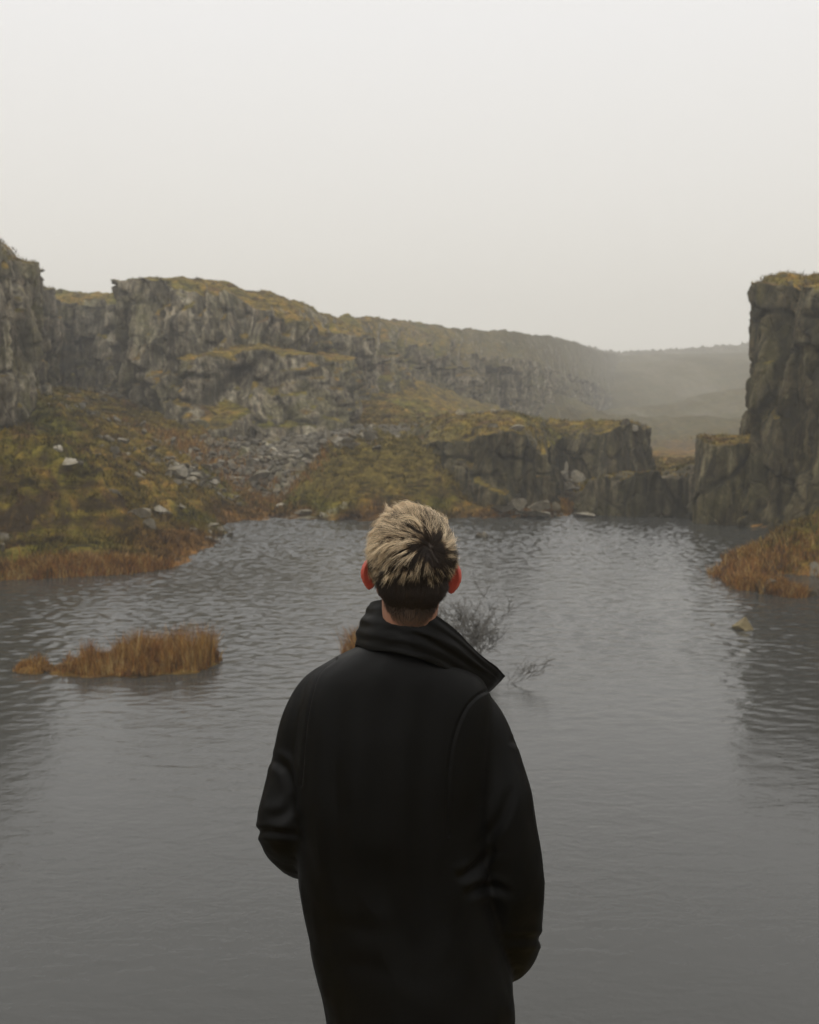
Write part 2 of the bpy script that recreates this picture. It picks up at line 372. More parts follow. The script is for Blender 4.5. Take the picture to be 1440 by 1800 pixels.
def ground_z(x, y):
    z = height(x, y)
    rm = np.sqrt(((x + 1.7) / 5.2) ** 2 + ((y - 62.2) / 6.0) ** 2)
    mz = 3.7 * (1 - np.clip(rm, 0, 1.6) ** 2.4) + 0.22 * fbm(x / 2.2, y / 2.2, 0, 3, 61)
    z = np.maximum(z, mz) + 0.15 * np.exp(-((z - mz) / 0.4) ** 2)
    rb = np.sqrt(((x + 19.5) / 9.4) ** 2 + ((y - 45.6) / 4.7) ** 2)
    bz_ = 4.75 * (1 - np.clip(rb, 0, 1.6) ** 2.8) + 0.3 * fbm(x / 2.0, y / 2.0, 0, 3, 67)
    z = np.where(x < -8, np.maximum(z, bz_), z)
    up = sstep(-0.3, 1.5, z)
    # terracettes on the steep banks
    tw = z / 0.55 + 1.3 * fbm(x / 2.5, y / 2.5, 0, 3, 65)
    z = z + up * 0.16 * np.sin(2 * math.pi * tw) * sstep(24, 38, y) * (1 - sstep(66, 80, y))
    z = z + up * (0.55 * fbm(x / 3.2, y / 3.2, 0, 3, 5) + 0.32 * fbm(x / 0.9, y / 1.1, 0, 3, 9)) + sstep(-1.0, 0.2, z) * (1 - up) * 0.22 * fbm(x / 1.0, y / 1.0, 0, 3, 31)
    # tussock steps
    e, r = cells(x / 0.75 + 0.4 * fbm(x / 2, y / 2, 0, 2, 3), y / 0.9, 77)
    z = z + up * 0.20 * sstep(0.0, 0.35, e) * (0.4 + r)
    far = sstep(110, 150, y)
    z = z + far * (3.2 * fbm(x / 32, y / 36, 0, 5, 41) + 1.2 * fbm(x / 9, y / 9, 0, 3, 43))
    return z
X, Y = np.meshgrid(gxs, gys)
Z = np.clip(ground_z(X.ravel(), Y.ravel()).reshape(X.shape), -3, 22)
Z = np.where(Y < 24, np.minimum(Z, np.where(abs(X) < 22, -2.0, Z)), Z)
gnd = mesh_obj('ground', np.stack([X, Y, Z], -1).reshape(-1, 3), grid_faces(len(gys), len(gxs)), M['ground']); tag(gnd, kind='structure')
def blob(x, y, c, r):
    return np.exp(-(((x - c[0]) / r[0]) ** 2 + ((y - c[1]) / r[1]) ** 2))
scr = 0
for (px, py, Yd, rx, ry) in [(350, 832, 59, 3.2, 2.0), (420, 800, 69, 4, 4), (520, 790, 73, 4.5, 4), (620, 768, 79, 4.5, 4), (560, 780, 76, 5, 3), (700, 745, 86, 4, 3), (150, 690, 86, 5, 4), (200, 760, 66, 5, 1.3), (480, 815, 68, 2.0, 3), (390, 940, 48, 1.2, 1.2), (550, 905, 56.8, 2.4, .5), (1000, 850, 68, 2, 3)]:
    c = P(px, py, Yd); scr = scr + 0.75 * blob(X, Y, c, (rx, ry))
attr(gnd, 'scree', np.clip(scr, 0, 1).ravel())

wxs = axis([(-70, -27, 1.5), (-27, 27, 0.085), (27, 60, 1.5)]); wys = axis([(1, 16, 0.4), (16, 20, 0.2), (20, 60, 0.058), (60, 76, 1)])
WX, WY = np.meshgrid(wxs, wys)
wv_ = 0.006 * fbm(WX / 1.2, WY / 0.7, 0, 2, 201, 0.6) + 0.036 * fbm(WX / 0.22 + 4, WY / 0.14, 0, 1, 207)
gust = 0.68 + 0.32 * sstep(-0.25, 0.3, fbm(WX / 14, WY / 6, 0, 3, 211))
wv_ = wv_ * gust * (0.05 + 0.34 * sstep(17, 30, WY) + 0.45 * sstep(34, 52, WY)) * 1.35
wat = mesh_obj('water', np.stack([WX, WY, wv_], -1).reshape(-1, 3), grid_faces(len(wys), len(wxs)), M['water']); tag(wat, kind='structure')

# ------------------------------------------------------------------ cliffs
CAPS = []
def resample(arr, step):
    arr = np.array(arr, float)
    seg = np.hypot(np.diff(arr[:, 0]), np.diff(arr[:, 1])); s = np.r_[0, np.cumsum(seg)]
    n_ = max(4, int(s[-1] / step)); t = np.linspace(0, s[-1], n_)
    out = np.stack([np.interp(t, s, arr[:, k]) for k in range(arr.shape[1])], 1)
    return t, out
def cliff(name, pts, step=0.16, amp=1.0, seed=1, mat='cliff', label=None, back=20, backdrop=-1.0, zb=None, extra=None, jag=0.5, sm=5, capn=0.25):
    """pts: (base px, base Y, rim px, rim py, rim Y, crest px, crest py, crest Y)"""
    rows = []
    for (bpx, bY, rpx, rpy, rY, cpx, cpy, cY) in pts:
        r = P(rpx, rpy, rY); c = P(cpx, cpy, cY)
        bx = (bpx - 720) / FPX * bY * 1.0
        rows.append([bx, bY, *r, *c])
    s, A = resample(rows, step)
    if sm > 1:
        k = np.ones(sm) / sm; Ap = np.pad(A, ((sm // 2, sm // 2), (0, 0)), 'edge')
        A = np.stack([np.convolve(Ap[:, c], k, 'valid') for c in range(A.shape[1])], 1)
    ns = len(s)
    B = A[:, 0:2]; T = A[:, 2:5]; Cc = A[:, 5:8]
    bz = np.minimum(height(B[:, 0], B[:, 1]), T[:, 2] - 1) - 1.5 if zb is None else np.full(ns, zb)
    tan = np.gradient(B, axis=0); tan /= np.linalg.norm(tan, axis=1, keepdims=True) + 1e-9
    nrm = np.stack([tan[:, 1], -tan[:, 0]], 1)           # path runs left to right -> normal faces the camera
    k = np.ones(15) / 15; nrm = np.stack([np.convolve(np.pad(nrm[:, c], (7, 7), 'edge'), k, 'valid') for c in (0, 1)], 1)
    hmax = float((T[:, 2] - bz).max()); nz_ = max(8, int(hmax / step))
    t = np.linspace(0, 1, nz_)[:, None]
    zz = bz[None] + (T[:, 2] - bz)[None] * t
    xx = B[None, :, 0] + (T[:, 0] - B[:, 0])[None] * t
    yy = B[None, :, 1] + (T[:, 1] - B[:, 1])[None] * t
    S = np.broadcast_to(s[None], zz.shape)
    wv = 0.9 * fbm(S / 5, zz / 4, 0, 3, seed + 3)
    e1, r1 = cells(S / 3.6 + wv * 0.5, zz / 8.0 + wv * 0.3, seed + 11)
    e2, r2 = cells(S / 1.35 + wv * 0.6, zz / 2.4 + wv * 0.4, seed + 12)
    e3, r3 = cells(S / 0.5 + wv, zz / 0.85 + wv * 0.7, seed + 13)
    D = 1.5 * (r1 - 0.5) * sstep(0, 0.05, e1) + 0.85 * (r2 - 0.5) * sstep(0, 0.06, e2) + 0.22 * (r3 - 0.5) - 0.35 * (1 - sstep(0, 0.10, e2)) - 0.10 * (1 - sstep(0, 0.13, e3))
    D = D + 0.9 * fbm(S / 4.5, zz / 6, 0, 4, seed + 20) + 0.18 * fbm(S / 0.4, zz / 0.4, 0, 3, seed + 30)
    rib = 1 - abs(fbm((S + 1.2 * fbm(S / 6, zz / 7, 0, 2, seed + 61)) / 3.4, zz / 16, 0, 2, seed + 60)) * 3.2
    D = D + 1.0 * np.clip(rib, -1.2, 1)
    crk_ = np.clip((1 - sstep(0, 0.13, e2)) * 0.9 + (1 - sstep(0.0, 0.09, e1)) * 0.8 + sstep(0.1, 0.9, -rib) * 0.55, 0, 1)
    D = D * amp
    D = D - D.mean()
    if extra is not None: D = D + extra(s, zz, A)
    xx = xx + nrm[None, :, 0] * D; yy = yy + nrm[None, :, 1] * D
    # ragged rim
    topj = jag * ((r1[-1] - 0.5) + 0.6 * (r2[-1] - 0.5) + 0.5 * fbm(s / 0.7, 0 * s, 0, 3, seed + 40))
    zz = zz + topj[None] * sstep(0.6, 1.0, t)
    rows_v = [np.stack([xx, yy, zz], -1)]
    rim = np.stack([xx[-1], yy[-1], zz[-1]], -1)
    m = 46; ts = np.linspace(0, 1, m)[1:, None, None] ** 1.35
    off = rim[:, :2] - T[:, :2]
    cap = np.concatenate([T[None, :, :2] * (1 - ts) + Cc[None, :, :2] * ts + off[None] * (1 - ts) ** 5, rim[None, :, 2:] * (1 - ts) + Cc[None, :, 2:] * ts], -1)
    zr = T[None, :, 2] + (rim[:, 2] - T[:, 2])[None] * (1 - ts[..., 0]) ** 5
    zc = zr + (Cc[None, :, 2] - zr) * np.sin(ts[..., 0] * math.pi / 2) ** 0.9
    nse = capn * (fbm(cap[..., 0] / 1.6, cap[..., 1] / 1.6, 0, 4, seed + 50) * 1.6 + 0.6 * fbm(cap[..., 0] / 0.5, cap[..., 1] / 0.5, 0, 2, seed + 51))
    cap[..., 2] = zc + nse * np.minimum(1, ts[..., 0] * 6)
    rows_v.append(cap)
    bk = 6; tb = (np.arange(1, bk + 1) / bk)[:, None, None]
    kb = 1 + back / Cc[:, 1]
    end = np.c_[Cc[:, 0] * kb, Cc[:, 1] * kb, Cc[:, 2] + backdrop]
    bb = cap[-1][None] * (1 - tb) + end[None] * tb
    rows_v.append(bb)
    V = np.concatenate(rows_v, 0)
    o = mesh_obj(name, V.reshape(-1, 3), grid_faces(V.shape[0], ns), M[mat]); tag(o, kind='structure')
    if label: o['label'] = label
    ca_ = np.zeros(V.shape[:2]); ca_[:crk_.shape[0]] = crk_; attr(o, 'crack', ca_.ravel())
    CAPS.append((np.concatenate([rim[None], cap], 0), seed))
    return o

# long back cliff
bpts = [(-420, 96, -420, 520, 97, -420, 500, 106), (-60, 100, -60, 530, 101, -60, 512, 110), (60, 100, 60, 532, 101, 60, 513, 108), (130, 101, 130, 534, 102, 130, 513, 108), (185, 101, 185, 535, 102, 185, 517, 108),
        (236, 98, 240, 520, 98, 236, 517, 104), (240, 85, 243, 503, 87, 240, 500, 93), (255, 81.5, 256, 494, 83.5, 252, 493, 90), (290, 80, 285, 500, 83, 288, 490, 91), (350, 80, 350, 512, 84, 350, 495, 92), (400, 78, 395, 515, 84, 398, 501, 92), (440, 78, 440, 540, 84, 445, 513, 93),
        (490, 78, 485, 555, 84, 490, 522, 94), (530, 80, 530, 572, 86, 530, 533, 96), (565, 86, 560, 585, 91, 562, 551, 100), (600, 98, 600, 592, 101, 600, 558, 112), (680, 112, 680, 605, 115, 680, 563, 128), (740, 124, 740, 612, 127, 740, 570, 140), (800, 128, 800, 622, 131, 800, 578, 146),
        (850, 140, 850, 630, 143, 850, 583, 162), (880, 142, 880, 632, 146, 880, 582, 168), (930, 165, 928, 636, 169, 930, 589, 195), (965, 195, 965, 652, 200, 965, 592, 230), (1010, 235, 1010, 665, 240, 1010, 602, 280), (1050, 285, 1045, 680, 290, 1045, 616, 350), (1085, 340, 1085, 695, 345, 1085, 624, 430), (1135, 380, 1135, 715, 385, 1135, 640, 440), (1190, 400, 1190, 745, 405, 1190, 680, 440)]
def ledge(s, zz, A):
    # stands proud below the grassy ledge on the main buttress
    px = 720 + A[:, 0] / A[:, 1] * FPX
    w_ = sstep(315, 345, px) * (1 - sstep(560, 600, px))
    return 2.6 * w_[None] * (1 - sstep(9.0, 9.5, zz + 0.35 * np.sin(s * 0.6)[None]))
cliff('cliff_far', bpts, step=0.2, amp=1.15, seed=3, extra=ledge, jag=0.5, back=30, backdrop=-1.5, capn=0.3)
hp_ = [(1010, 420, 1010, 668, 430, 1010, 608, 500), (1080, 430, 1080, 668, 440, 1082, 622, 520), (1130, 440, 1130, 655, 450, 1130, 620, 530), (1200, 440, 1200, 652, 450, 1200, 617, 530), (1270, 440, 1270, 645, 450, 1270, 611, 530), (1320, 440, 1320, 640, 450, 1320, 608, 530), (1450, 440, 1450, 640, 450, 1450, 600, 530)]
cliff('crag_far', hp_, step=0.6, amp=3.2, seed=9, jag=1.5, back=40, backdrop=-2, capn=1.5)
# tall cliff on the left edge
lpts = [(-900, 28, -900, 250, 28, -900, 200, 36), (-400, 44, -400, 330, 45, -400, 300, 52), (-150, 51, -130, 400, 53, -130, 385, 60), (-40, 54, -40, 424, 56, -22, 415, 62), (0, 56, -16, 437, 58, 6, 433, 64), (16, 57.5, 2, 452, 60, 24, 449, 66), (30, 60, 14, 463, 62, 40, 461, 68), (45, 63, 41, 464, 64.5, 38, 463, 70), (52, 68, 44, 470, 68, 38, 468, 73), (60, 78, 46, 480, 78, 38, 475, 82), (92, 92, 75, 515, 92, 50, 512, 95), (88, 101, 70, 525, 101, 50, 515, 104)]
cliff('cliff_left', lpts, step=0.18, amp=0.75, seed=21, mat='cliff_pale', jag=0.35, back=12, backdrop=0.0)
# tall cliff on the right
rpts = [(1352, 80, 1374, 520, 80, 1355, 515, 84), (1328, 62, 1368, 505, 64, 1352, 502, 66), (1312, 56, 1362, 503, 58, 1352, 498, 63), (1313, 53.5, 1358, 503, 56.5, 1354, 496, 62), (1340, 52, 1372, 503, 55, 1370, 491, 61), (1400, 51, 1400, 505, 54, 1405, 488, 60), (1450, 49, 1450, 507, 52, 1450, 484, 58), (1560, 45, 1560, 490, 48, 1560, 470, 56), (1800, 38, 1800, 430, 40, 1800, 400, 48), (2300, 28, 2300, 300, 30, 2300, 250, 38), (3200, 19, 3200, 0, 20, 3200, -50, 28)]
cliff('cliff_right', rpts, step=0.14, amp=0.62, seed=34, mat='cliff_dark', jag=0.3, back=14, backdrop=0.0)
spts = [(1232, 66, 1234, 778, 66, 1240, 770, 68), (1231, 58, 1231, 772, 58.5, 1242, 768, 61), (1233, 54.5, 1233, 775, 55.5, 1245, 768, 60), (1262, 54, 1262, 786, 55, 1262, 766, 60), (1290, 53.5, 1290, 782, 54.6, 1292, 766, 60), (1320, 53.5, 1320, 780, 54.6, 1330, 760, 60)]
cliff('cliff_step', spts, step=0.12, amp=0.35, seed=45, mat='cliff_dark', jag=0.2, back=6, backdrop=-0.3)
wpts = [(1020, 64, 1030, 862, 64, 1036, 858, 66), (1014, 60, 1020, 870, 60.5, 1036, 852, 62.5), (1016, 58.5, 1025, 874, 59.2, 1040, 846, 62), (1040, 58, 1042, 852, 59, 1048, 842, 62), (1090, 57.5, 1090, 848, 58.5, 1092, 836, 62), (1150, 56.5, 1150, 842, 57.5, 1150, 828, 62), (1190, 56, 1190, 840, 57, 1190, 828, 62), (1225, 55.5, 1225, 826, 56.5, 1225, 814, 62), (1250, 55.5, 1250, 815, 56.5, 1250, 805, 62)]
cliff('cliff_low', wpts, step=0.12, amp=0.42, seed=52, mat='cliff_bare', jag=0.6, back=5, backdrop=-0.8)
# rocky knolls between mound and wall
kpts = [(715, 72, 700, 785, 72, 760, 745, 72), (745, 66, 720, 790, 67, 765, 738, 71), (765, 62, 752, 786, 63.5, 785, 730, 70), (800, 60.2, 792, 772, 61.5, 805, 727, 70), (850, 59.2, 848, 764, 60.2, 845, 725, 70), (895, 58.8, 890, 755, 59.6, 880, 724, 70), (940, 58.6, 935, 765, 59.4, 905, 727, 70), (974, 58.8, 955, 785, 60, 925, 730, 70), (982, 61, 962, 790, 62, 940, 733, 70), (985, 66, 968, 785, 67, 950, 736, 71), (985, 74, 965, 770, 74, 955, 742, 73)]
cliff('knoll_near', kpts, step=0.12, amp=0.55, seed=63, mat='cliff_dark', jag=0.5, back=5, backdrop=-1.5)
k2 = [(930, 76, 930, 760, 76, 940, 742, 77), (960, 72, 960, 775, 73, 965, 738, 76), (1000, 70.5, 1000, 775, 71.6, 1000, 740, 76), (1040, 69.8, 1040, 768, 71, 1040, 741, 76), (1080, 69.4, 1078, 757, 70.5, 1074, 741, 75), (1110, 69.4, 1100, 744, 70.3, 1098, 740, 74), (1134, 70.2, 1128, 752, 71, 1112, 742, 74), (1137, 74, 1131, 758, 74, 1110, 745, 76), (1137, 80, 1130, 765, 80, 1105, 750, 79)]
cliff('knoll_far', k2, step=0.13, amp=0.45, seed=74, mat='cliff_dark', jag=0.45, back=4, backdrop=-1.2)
# the ledge the man stands on
def ledge_rock():
    xs = np.linspace(-7, 7, 120); ys = np.linspace(-8, 2.62, 60)
    X_, Y_ = np.meshgrid(xs, ys)
    top = 4.06 + 0.06 * fbm(X_ / 0.8, Y_ / 0.8, 0, 4, 3) * sstep(0.25, 0.6, np.hypot(X_ - 0, Y_ - 2.1))
    rows = [np.stack([X_, Y_, top], -1)]
    for k in range(1, 26):
        z = 4.0 - k * 0.25
        e, r = cells(xs / 0.9, xs * 0 + z / 1.1, 5)
        yy = 2.62 + 0.10 * k * 0.25 + 0.28 * (r - 0.4) + 0.15 * fbm(xs, xs * 0 + z, 0, 3, 8) - 0.1
        rows.append(np.stack([xs, np.minimum(yy, 3.0 + k * 0.03), xs * 0 + z], -1)[None])
    V = np.concatenate(rows, 0)
    return mesh_obj('rock_ledge', V.reshape(-1, 3), grid_faces(V.shape[0], 120), M['cliff'])
tag(ledge_rock(), kind='structure')


# ------------------------------------------------------------------ grass growing on the ground and on the rock tops
def blades(base, hgt, width, rs, lean=0.35, shade=None, K=3, fan=0.16):
    """bent blades as narrow ribbons; base (n,3), hgt (n,), width (n,)"""
    n_ = len(base); az = rs.uniform(0, 2 * math.pi, n_); ln = rs.uniform(0.05, lean, n_) * hgt
    d = np.stack([np.cos(az), np.sin(az), 0 * az], 1); sd = np.stack([-np.sin(az + fan), np.cos(az + fan), 0 * az], 1)
    sd = np.stack([np.cos(az * 7), np.sin(az * 7) * 0.5, 0 * az], 1)
    V = []
    for k in range(K):
        t = k / (K - 1.0)
        c = base + d * (ln * t * t)[:, None] + np.array([0, 0, 1.0]) * (hgt * t * (1 - 0.15 * t))[:, None]
        wd = (width * (1 - 0.85 * t))[:, None]
        V += [c - sd * wd, c + sd * wd]
    V = np.stack(V, 1).reshape(-1, 3)
    b = (np.arange(n_) * 2 * K)[:, None]
    F = np.concatenate([b + np.array([[2 * k, 2 * k + 1, 2 * k + 3, 2 * k + 2]]) for k in range(K - 1)], 0)
    sh = np.repeat(rs.uniform(0, 1, n_) if shade is None else shade, 2 * K)
    return V, F, sh
rs = np.random.RandomState(11)
def in_view(p, mg=1.12):
    return (abs(p[:, 0]) < 0.36 * p[:, 1] * mg + 0.5) & (p[:, 1] > 20)
# ground tufts
NT = 60000
yy = 30 + 70 * rs.uniform(0, 1, NT * 3) ** 0.9; xx = rs.uniform(-0.42, 0.42, NT * 3) * yy
zz = ground_z(xx, yy)
s_ = 0
for (px, py, Yd, rx, ry) in [(420, 800, 69, 4, 4), (520, 790, 73, 4.5, 4), (620, 768, 79, 4.5, 4), (560, 780, 76, 5, 3), (350, 832, 59, 3.2, 2.0)]:
    s_ = s_ + blob(xx, yy, P(px, py, Yd), (rx, ry))
clump = fbm(xx / 0.8, yy / 0.8, 0, 2, 71)
keep = (zz > 0.03) & (rs.uniform(0, 1, NT * 3) > s_ * 0.9) & (clump + rs.uniform(-.4, .4, NT * 3) > -0.1)
b = np.stack([xx, yy, zz - 0.04], 1)[keep][:NT]
nb = 4
bb = np.repeat(b, nb, 0) + np.c_[rs.normal(0, 0.12, (len(b) * nb, 2)), np.zeros(len(b) * nb)]
h_ = rs.uniform(0.10, 0.30, len(bb)) * (1 + 0.5 * (bb[:, 2] < 0.7))
V, F, sh = blades(bb, h_, rs.uniform(0.018, 0.045, len(bb)), rs, 0.9)
o = mesh_obj('grass', V, F, M['grass'], smooth=False); attr(o, 'shade', sh); tag(o, kind='stuff')
# rock-top grass
pts_ = []
for cap, sd_ in CAPS:
    a = cap[:-1, :-1]; bq = cap[1:, :-1]; cq = cap[:-1, 1:]
    nn = np.cross(cq - a, bq - a); ar = np.linalg.norm(nn, axis=-1); up = abs(nn[..., 2]) / (ar + 1e-9)
    cen = (a + bq + cq) / 3
    c2 = cen.reshape(-1, 3); p = (ar * (up > 0.45)).ravel() * in_view(c2)
    if p.sum() < 1: continue
    m_ = int(min(9000, p.sum() * 9))
    idx = rs.choice(len(c2), m_, p=p / p.sum())
    q = c2[idx] + rs.normal(0, 0.06, (m_, 3)) * np.array([1, 1, 0.2])
    pts_.append(q[q[:, 1] < 125])
b = np.concatenate(pts_); bb = np.repeat(b, 3, 0) + np.c_[rs.normal(0, 0.12, (len(b) * 3, 2)), np.full(len(b) * 3, -0.03)]
V, F, sh = blades(bb, rs.uniform(0.08, 0.28, len(bb)), rs.uniform(0.015, 0.04, len(bb)), rs, 0.9)
o = mesh_obj('grass', V, F, M['grass'], smooth=False); attr(o, 'shade', sh); tag(o, kind='stuff')
# reeds fringing the banks
fr = []
for (x0, y0), (x1, y1), n_, wd_ in [((1226, 1004), (1300, 1026), 500, .5), ((1228, 1000), (1330, 972), 500, .6), ((1300, 1026), (1440, 1048), 600, .5), ((300, 870), (540, 892), 1400, 3.0), ((10, 1012), (300, 996), 1200, 0.7), ((985, 893), (1012, 893), 160, 1.2), ((1240, 1000), (1440, 1000), 450, 2.2)]:
    t_ = rs.uniform(0, 1, n_); a = PZ(x0, y0, 0.1); c = PZ(x1, y1, 0.1)
    q = a[None] * (1 - t_[:, None]) + c[None] * t_[:, None]; q[:, :2] += rs.normal(0, 1, (n_, 2)) * wd_ * 0.5
    fr.append(q)
b = np.concatenate(fr); b[:, 2] = ground_z(b[:, 0], b[:, 1]); b = b[b[:, 2] > -0.12]
bb = np.repeat(b, 7, 0); bb[:, :2] += rs.normal(0, 0.08, (len(bb), 2)); bb[:, 2] -= 0.05
V, F, sh = blades(bb, rs.uniform(0.25, 0.62, len(bb)), rs.uniform(0.010, 0.024, len(bb)), rs, 0.55)
o = mesh_obj('sedge', V, F, M['sedge'], smooth=False); attr(o, 'shade', sh); tag(o, kind='stuff')

# ------------------------------------------------------------------ stones
def rock_mesh(seed, cuts=11, rough=0.05):
    bm = bmesh.new(); bmesh.ops.create_icosphere(bm, subdivisions=4, radius=1.0)
    v = np.array([x.co[:] for x in bm.verts]); r_ = np.random.RandomState(seed)
    for k in range(cuts):
        nn = r_.normal(0, 1, 3); nn /= np.linalg.norm(nn); d = r_.uniform(0.32, 0.72)
        e = v @ nn - d; v = v - np.maximum(e, 0)[:, None] * nn[None]
    v = v * (1 + rough * fbm(v[:, 0] * 3, v[:, 1] * 3, v[:, 2] * 3, 3, seed))[:, None]
    for x, c in zip(bm.verts, v): x.co = c
    me = bpy.data.meshes.new('stone'); bm.to_mesh(me); bm.free()
    v = v / abs(v).max(0)
    me.vertices.foreach_set('co', v.astype(np.float32).ravel()); me.update()
    return me
POOL = [rock_mesh(100 + k, 9 + k % 5) for k in range(12)]
rr = random.Random(5)
def stone(name, loc, size, rot=(0, 0, 0), mat='stone', k=None, label=None, cat='rock', group=None):
    me = POOL[rr.randrange(12) if k is None else k]
    o = bpy.data.objects.new(name, me); C.objects.link(o)
    if not me.materials: me.materials.append(M['stone'])
    o.material_slots[0].link = 'OBJECT'; o.material_slots[0].material = M[mat]
    o.location = Vector(tuple(map(float, loc))); o.scale = [max(0.02, s) for s in size]; o.rotation_euler = rot
    return tag(o, label, cat, group)
def spx(px, py, wpx, hpx, Y=None, sink=0.25, tilt=0.0, depth=0.8, **k):
    """stone whose visible middle is at the pixel, wpx x hpx pixels large"""
    if Y is None:
        # walk outwards until the line of sight meets the ground
        ys_ = np.linspace(24, 130, 1600); pp = np.array([P(px, py + hpx * 0.3, y_) for y_ in ys_])
        hit = np.nonzero(pp[:, 2] < np.maximum(ground_z(pp[:, 0], pp[:, 1]), 0))[0]
        Y = ys_[hit[0]] if len(hit) else 80
    c = P(px, py, Y); s = Y / FPX; c[2] -= 0.12 * hpx * s
    return stone('rock', c, (wpx * s / 2, wpx * s / 2 * depth, hpx * s / 2 * 1.15), (rr.uniform(-.12, .12), tilt, rr.uniform(-0.5, 0.5)), **k)
big = [
 (246, 900, 46, 22, 'stone_pale', 'pale pointed slab jutting out of the left bank above the reeds'),
 (278, 893, 52, 22, 'stone', 'grey flat slab lying behind the pale pointed slab on the left bank'),
 (266, 924, 36, 30, 'stone_dark', 'dark grey block underneath the pale pointed slab on the left bank'),
 (316, 887, 26, 8, 'stone_pale', 'thin pale slab lying in the turf right of the slab pile'),
 (368, 922, 34, 7, 'stone', 'flat grey slab at the tip of the left bank'),
 (383, 930, 24, 7, 'stone_pale', 'small pale slab at the water edge of the left bank tip'),
 (403, 940, 16, 10, 'stone_dark', 'small dark wet stone in the water off the left bank tip'),
 (120, 810, 36, 14, 'stone_pale', 'smooth pale stone on the crest of the left bank'),
 (100, 788, 20, 12, 'stone_pale', 'small pale stone on the slope above the left bank crest'),
 (238, 833, 36, 16, 'stone', 'grey tilted boulder alone on the green terrace'),
 (200, 862, 34, 14, 'stone_dark', 'dark flat rock sunk in the terrace turf left of the slab pile'),
 (345, 833, 28, 15, 'stone_pale', 'white rounded boulder at the heart of the terrace stone pile'),
 (310, 828, 44, 24, 'stone', 'large grey boulder at the left end of the terrace stone pile'),
 (376, 846, 28, 14, 'stone', 'grey block in front of the white rounded boulder'),
 (362, 820, 32, 10, 'stone_pale', 'pale slab behind the white rounded boulder'),
 (388, 829, 28, 12, 'stone', 'grey slab at the right end of the terrace stone pile'),
 (8, 945, 26, 24, 'stone', 'grey rock low on the left bank at the picture edge'),
 (4, 962, 18, 18, 'stone_dark', 'dark blue grey rock just above the waterline at the left edge'),
 (192, 770, 18, 12, 'stone', 'small grey stone at the left of the hillside pair'),
 (213, 772, 22, 12, 'stone_pale', 'pale stone at the right of the hillside pair'),
 (255, 758, 14, 10, 'stone_pale', 'lone whitish stone beside the dark heather patch'),
 (165, 664, 16, 9, 'stone_pale', 'white block high on the scree under the recessed cliff'),
 (180, 690, 16, 12, 'stone_pale', 'whitish boulder in the scree below the recessed cliff'),
 (136, 670, 22, 9, 'stone', 'grey slab high on the scree by the left cliff'),
 (120, 696, 14, 8, 'stone_pale', 'small pale stone on the ridge line of the left hillside'),
 (158, 726, 30, 9, 'stone', 'long grey slab lying on the ridge line of the left hillside'),
 (85, 711, 11, 7, 'stone_pale', 'tiny white stone on the upper left grass slope'),
 (448, 838, 58, 22, 'stone', 'broad grey slab left of the grassy mound'),
 (500, 888, 32, 10, 'stone_pale', 'pale flat stone at the left foot of the grassy mound'),
 (535, 900, 54, 12, 'stone', 'low grey slab on the shore in front of the grassy mound'),
 (490, 876, 22, 10, 'stone_dark', 'dark stone in the rusty sedge left of the mound'),
 (568, 905, 16, 8, 'stone_pale', 'small pale stone at the right end of the mound shore'),
 (650, 768, 26, 26, 'stone_dark', 'tall dark boulder standing in the scree valley'),
 (600, 775, 36, 18, 'stone', 'grey block in the scree valley left of the tall dark boulder'),
 (622, 782, 44, 12, 'stone_pale', 'long pale slab in the scree valley behind the mound'),
 (575, 765, 18, 30, 'stone', 'upright grey stone leaning at the foot of the great buttress'),
 (700, 772, 26, 18, 'stone', 'grey boulder on the left shoulder of the rocky knoll'),
 (762, 790, 30, 16, 'stone_pale', 'pale ledge stone at the left corner of the rocky knoll'),
 (910, 884, 34, 24, 'stone', 'squarish grey boulder at the foot of the rocky knoll'),
 (947, 888, 42, 22, 'stone', 'rounded grey boulder near the water at the knoll corner'),
 (884, 893, 52, 12, 'stone_dark', 'long dark slab slanting to the water below the knoll'),
 (940, 902, 66, 10, 'stone_pale', 'flat pale slab lying in the water edge by the gap'),
 (978, 889, 18, 14, 'stone_dark', 'dark stone at the right end of the boulders below the knoll'),
 (1030, 903, 44, 10, 'stone', 'low flat rock in the water at the end of the low rock wall'),
 (996, 822, 8, 26, 'stone_pale', 'narrow upright pale stone standing in the gap'),
 (985, 835, 30, 18, 'stone', 'grey boulder left of the upright stone in the gap'),
 (1016, 836, 28, 20, 'stone_pale', 'pale boulder right of the upright stone in the gap'),
 (1008, 858, 30, 12, 'stone', 'low grey stone above the rusty sedge in the gap'),
 (1038, 850, 20, 10, 'stone_dark', 'dark stone where the gap meets the low rock wall'),
 (1098, 743, 22, 16, 'stone', 'pointed grey stone perched on the farther knoll'),
 (1116, 750, 14, 12, 'stone_pale', 'small pale stone perched at the edge of the farther knoll'),
 (866, 750, 24, 16, 'stone', 'grey outcrop stone in the grass on top of the near knoll'),
 (905, 752, 34, 14, 'stone_pale', 'pale outcrop stone at the brow of the near knoll'),
 (868, 722, 12, 7, 'stone_pale', 'pale stone on the skyline of the near knoll'),
 (1350, 1030, 34, 28, 'stone_dark', 'mossy dark boulder under the rusty sedge of the right spit'),
 (1434, 1000, 26, 26, 'stone_pale', 'lichen pale boulder at the right edge above the water'),
 (1385, 1036, 32, 22, 'stone_dark', 'dark boulder between the mossy boulder and the right edge'),
 (1427, 1040, 24, 22, 'stone_dark', 'dark wet stone at the waterline by the right edge'),
]
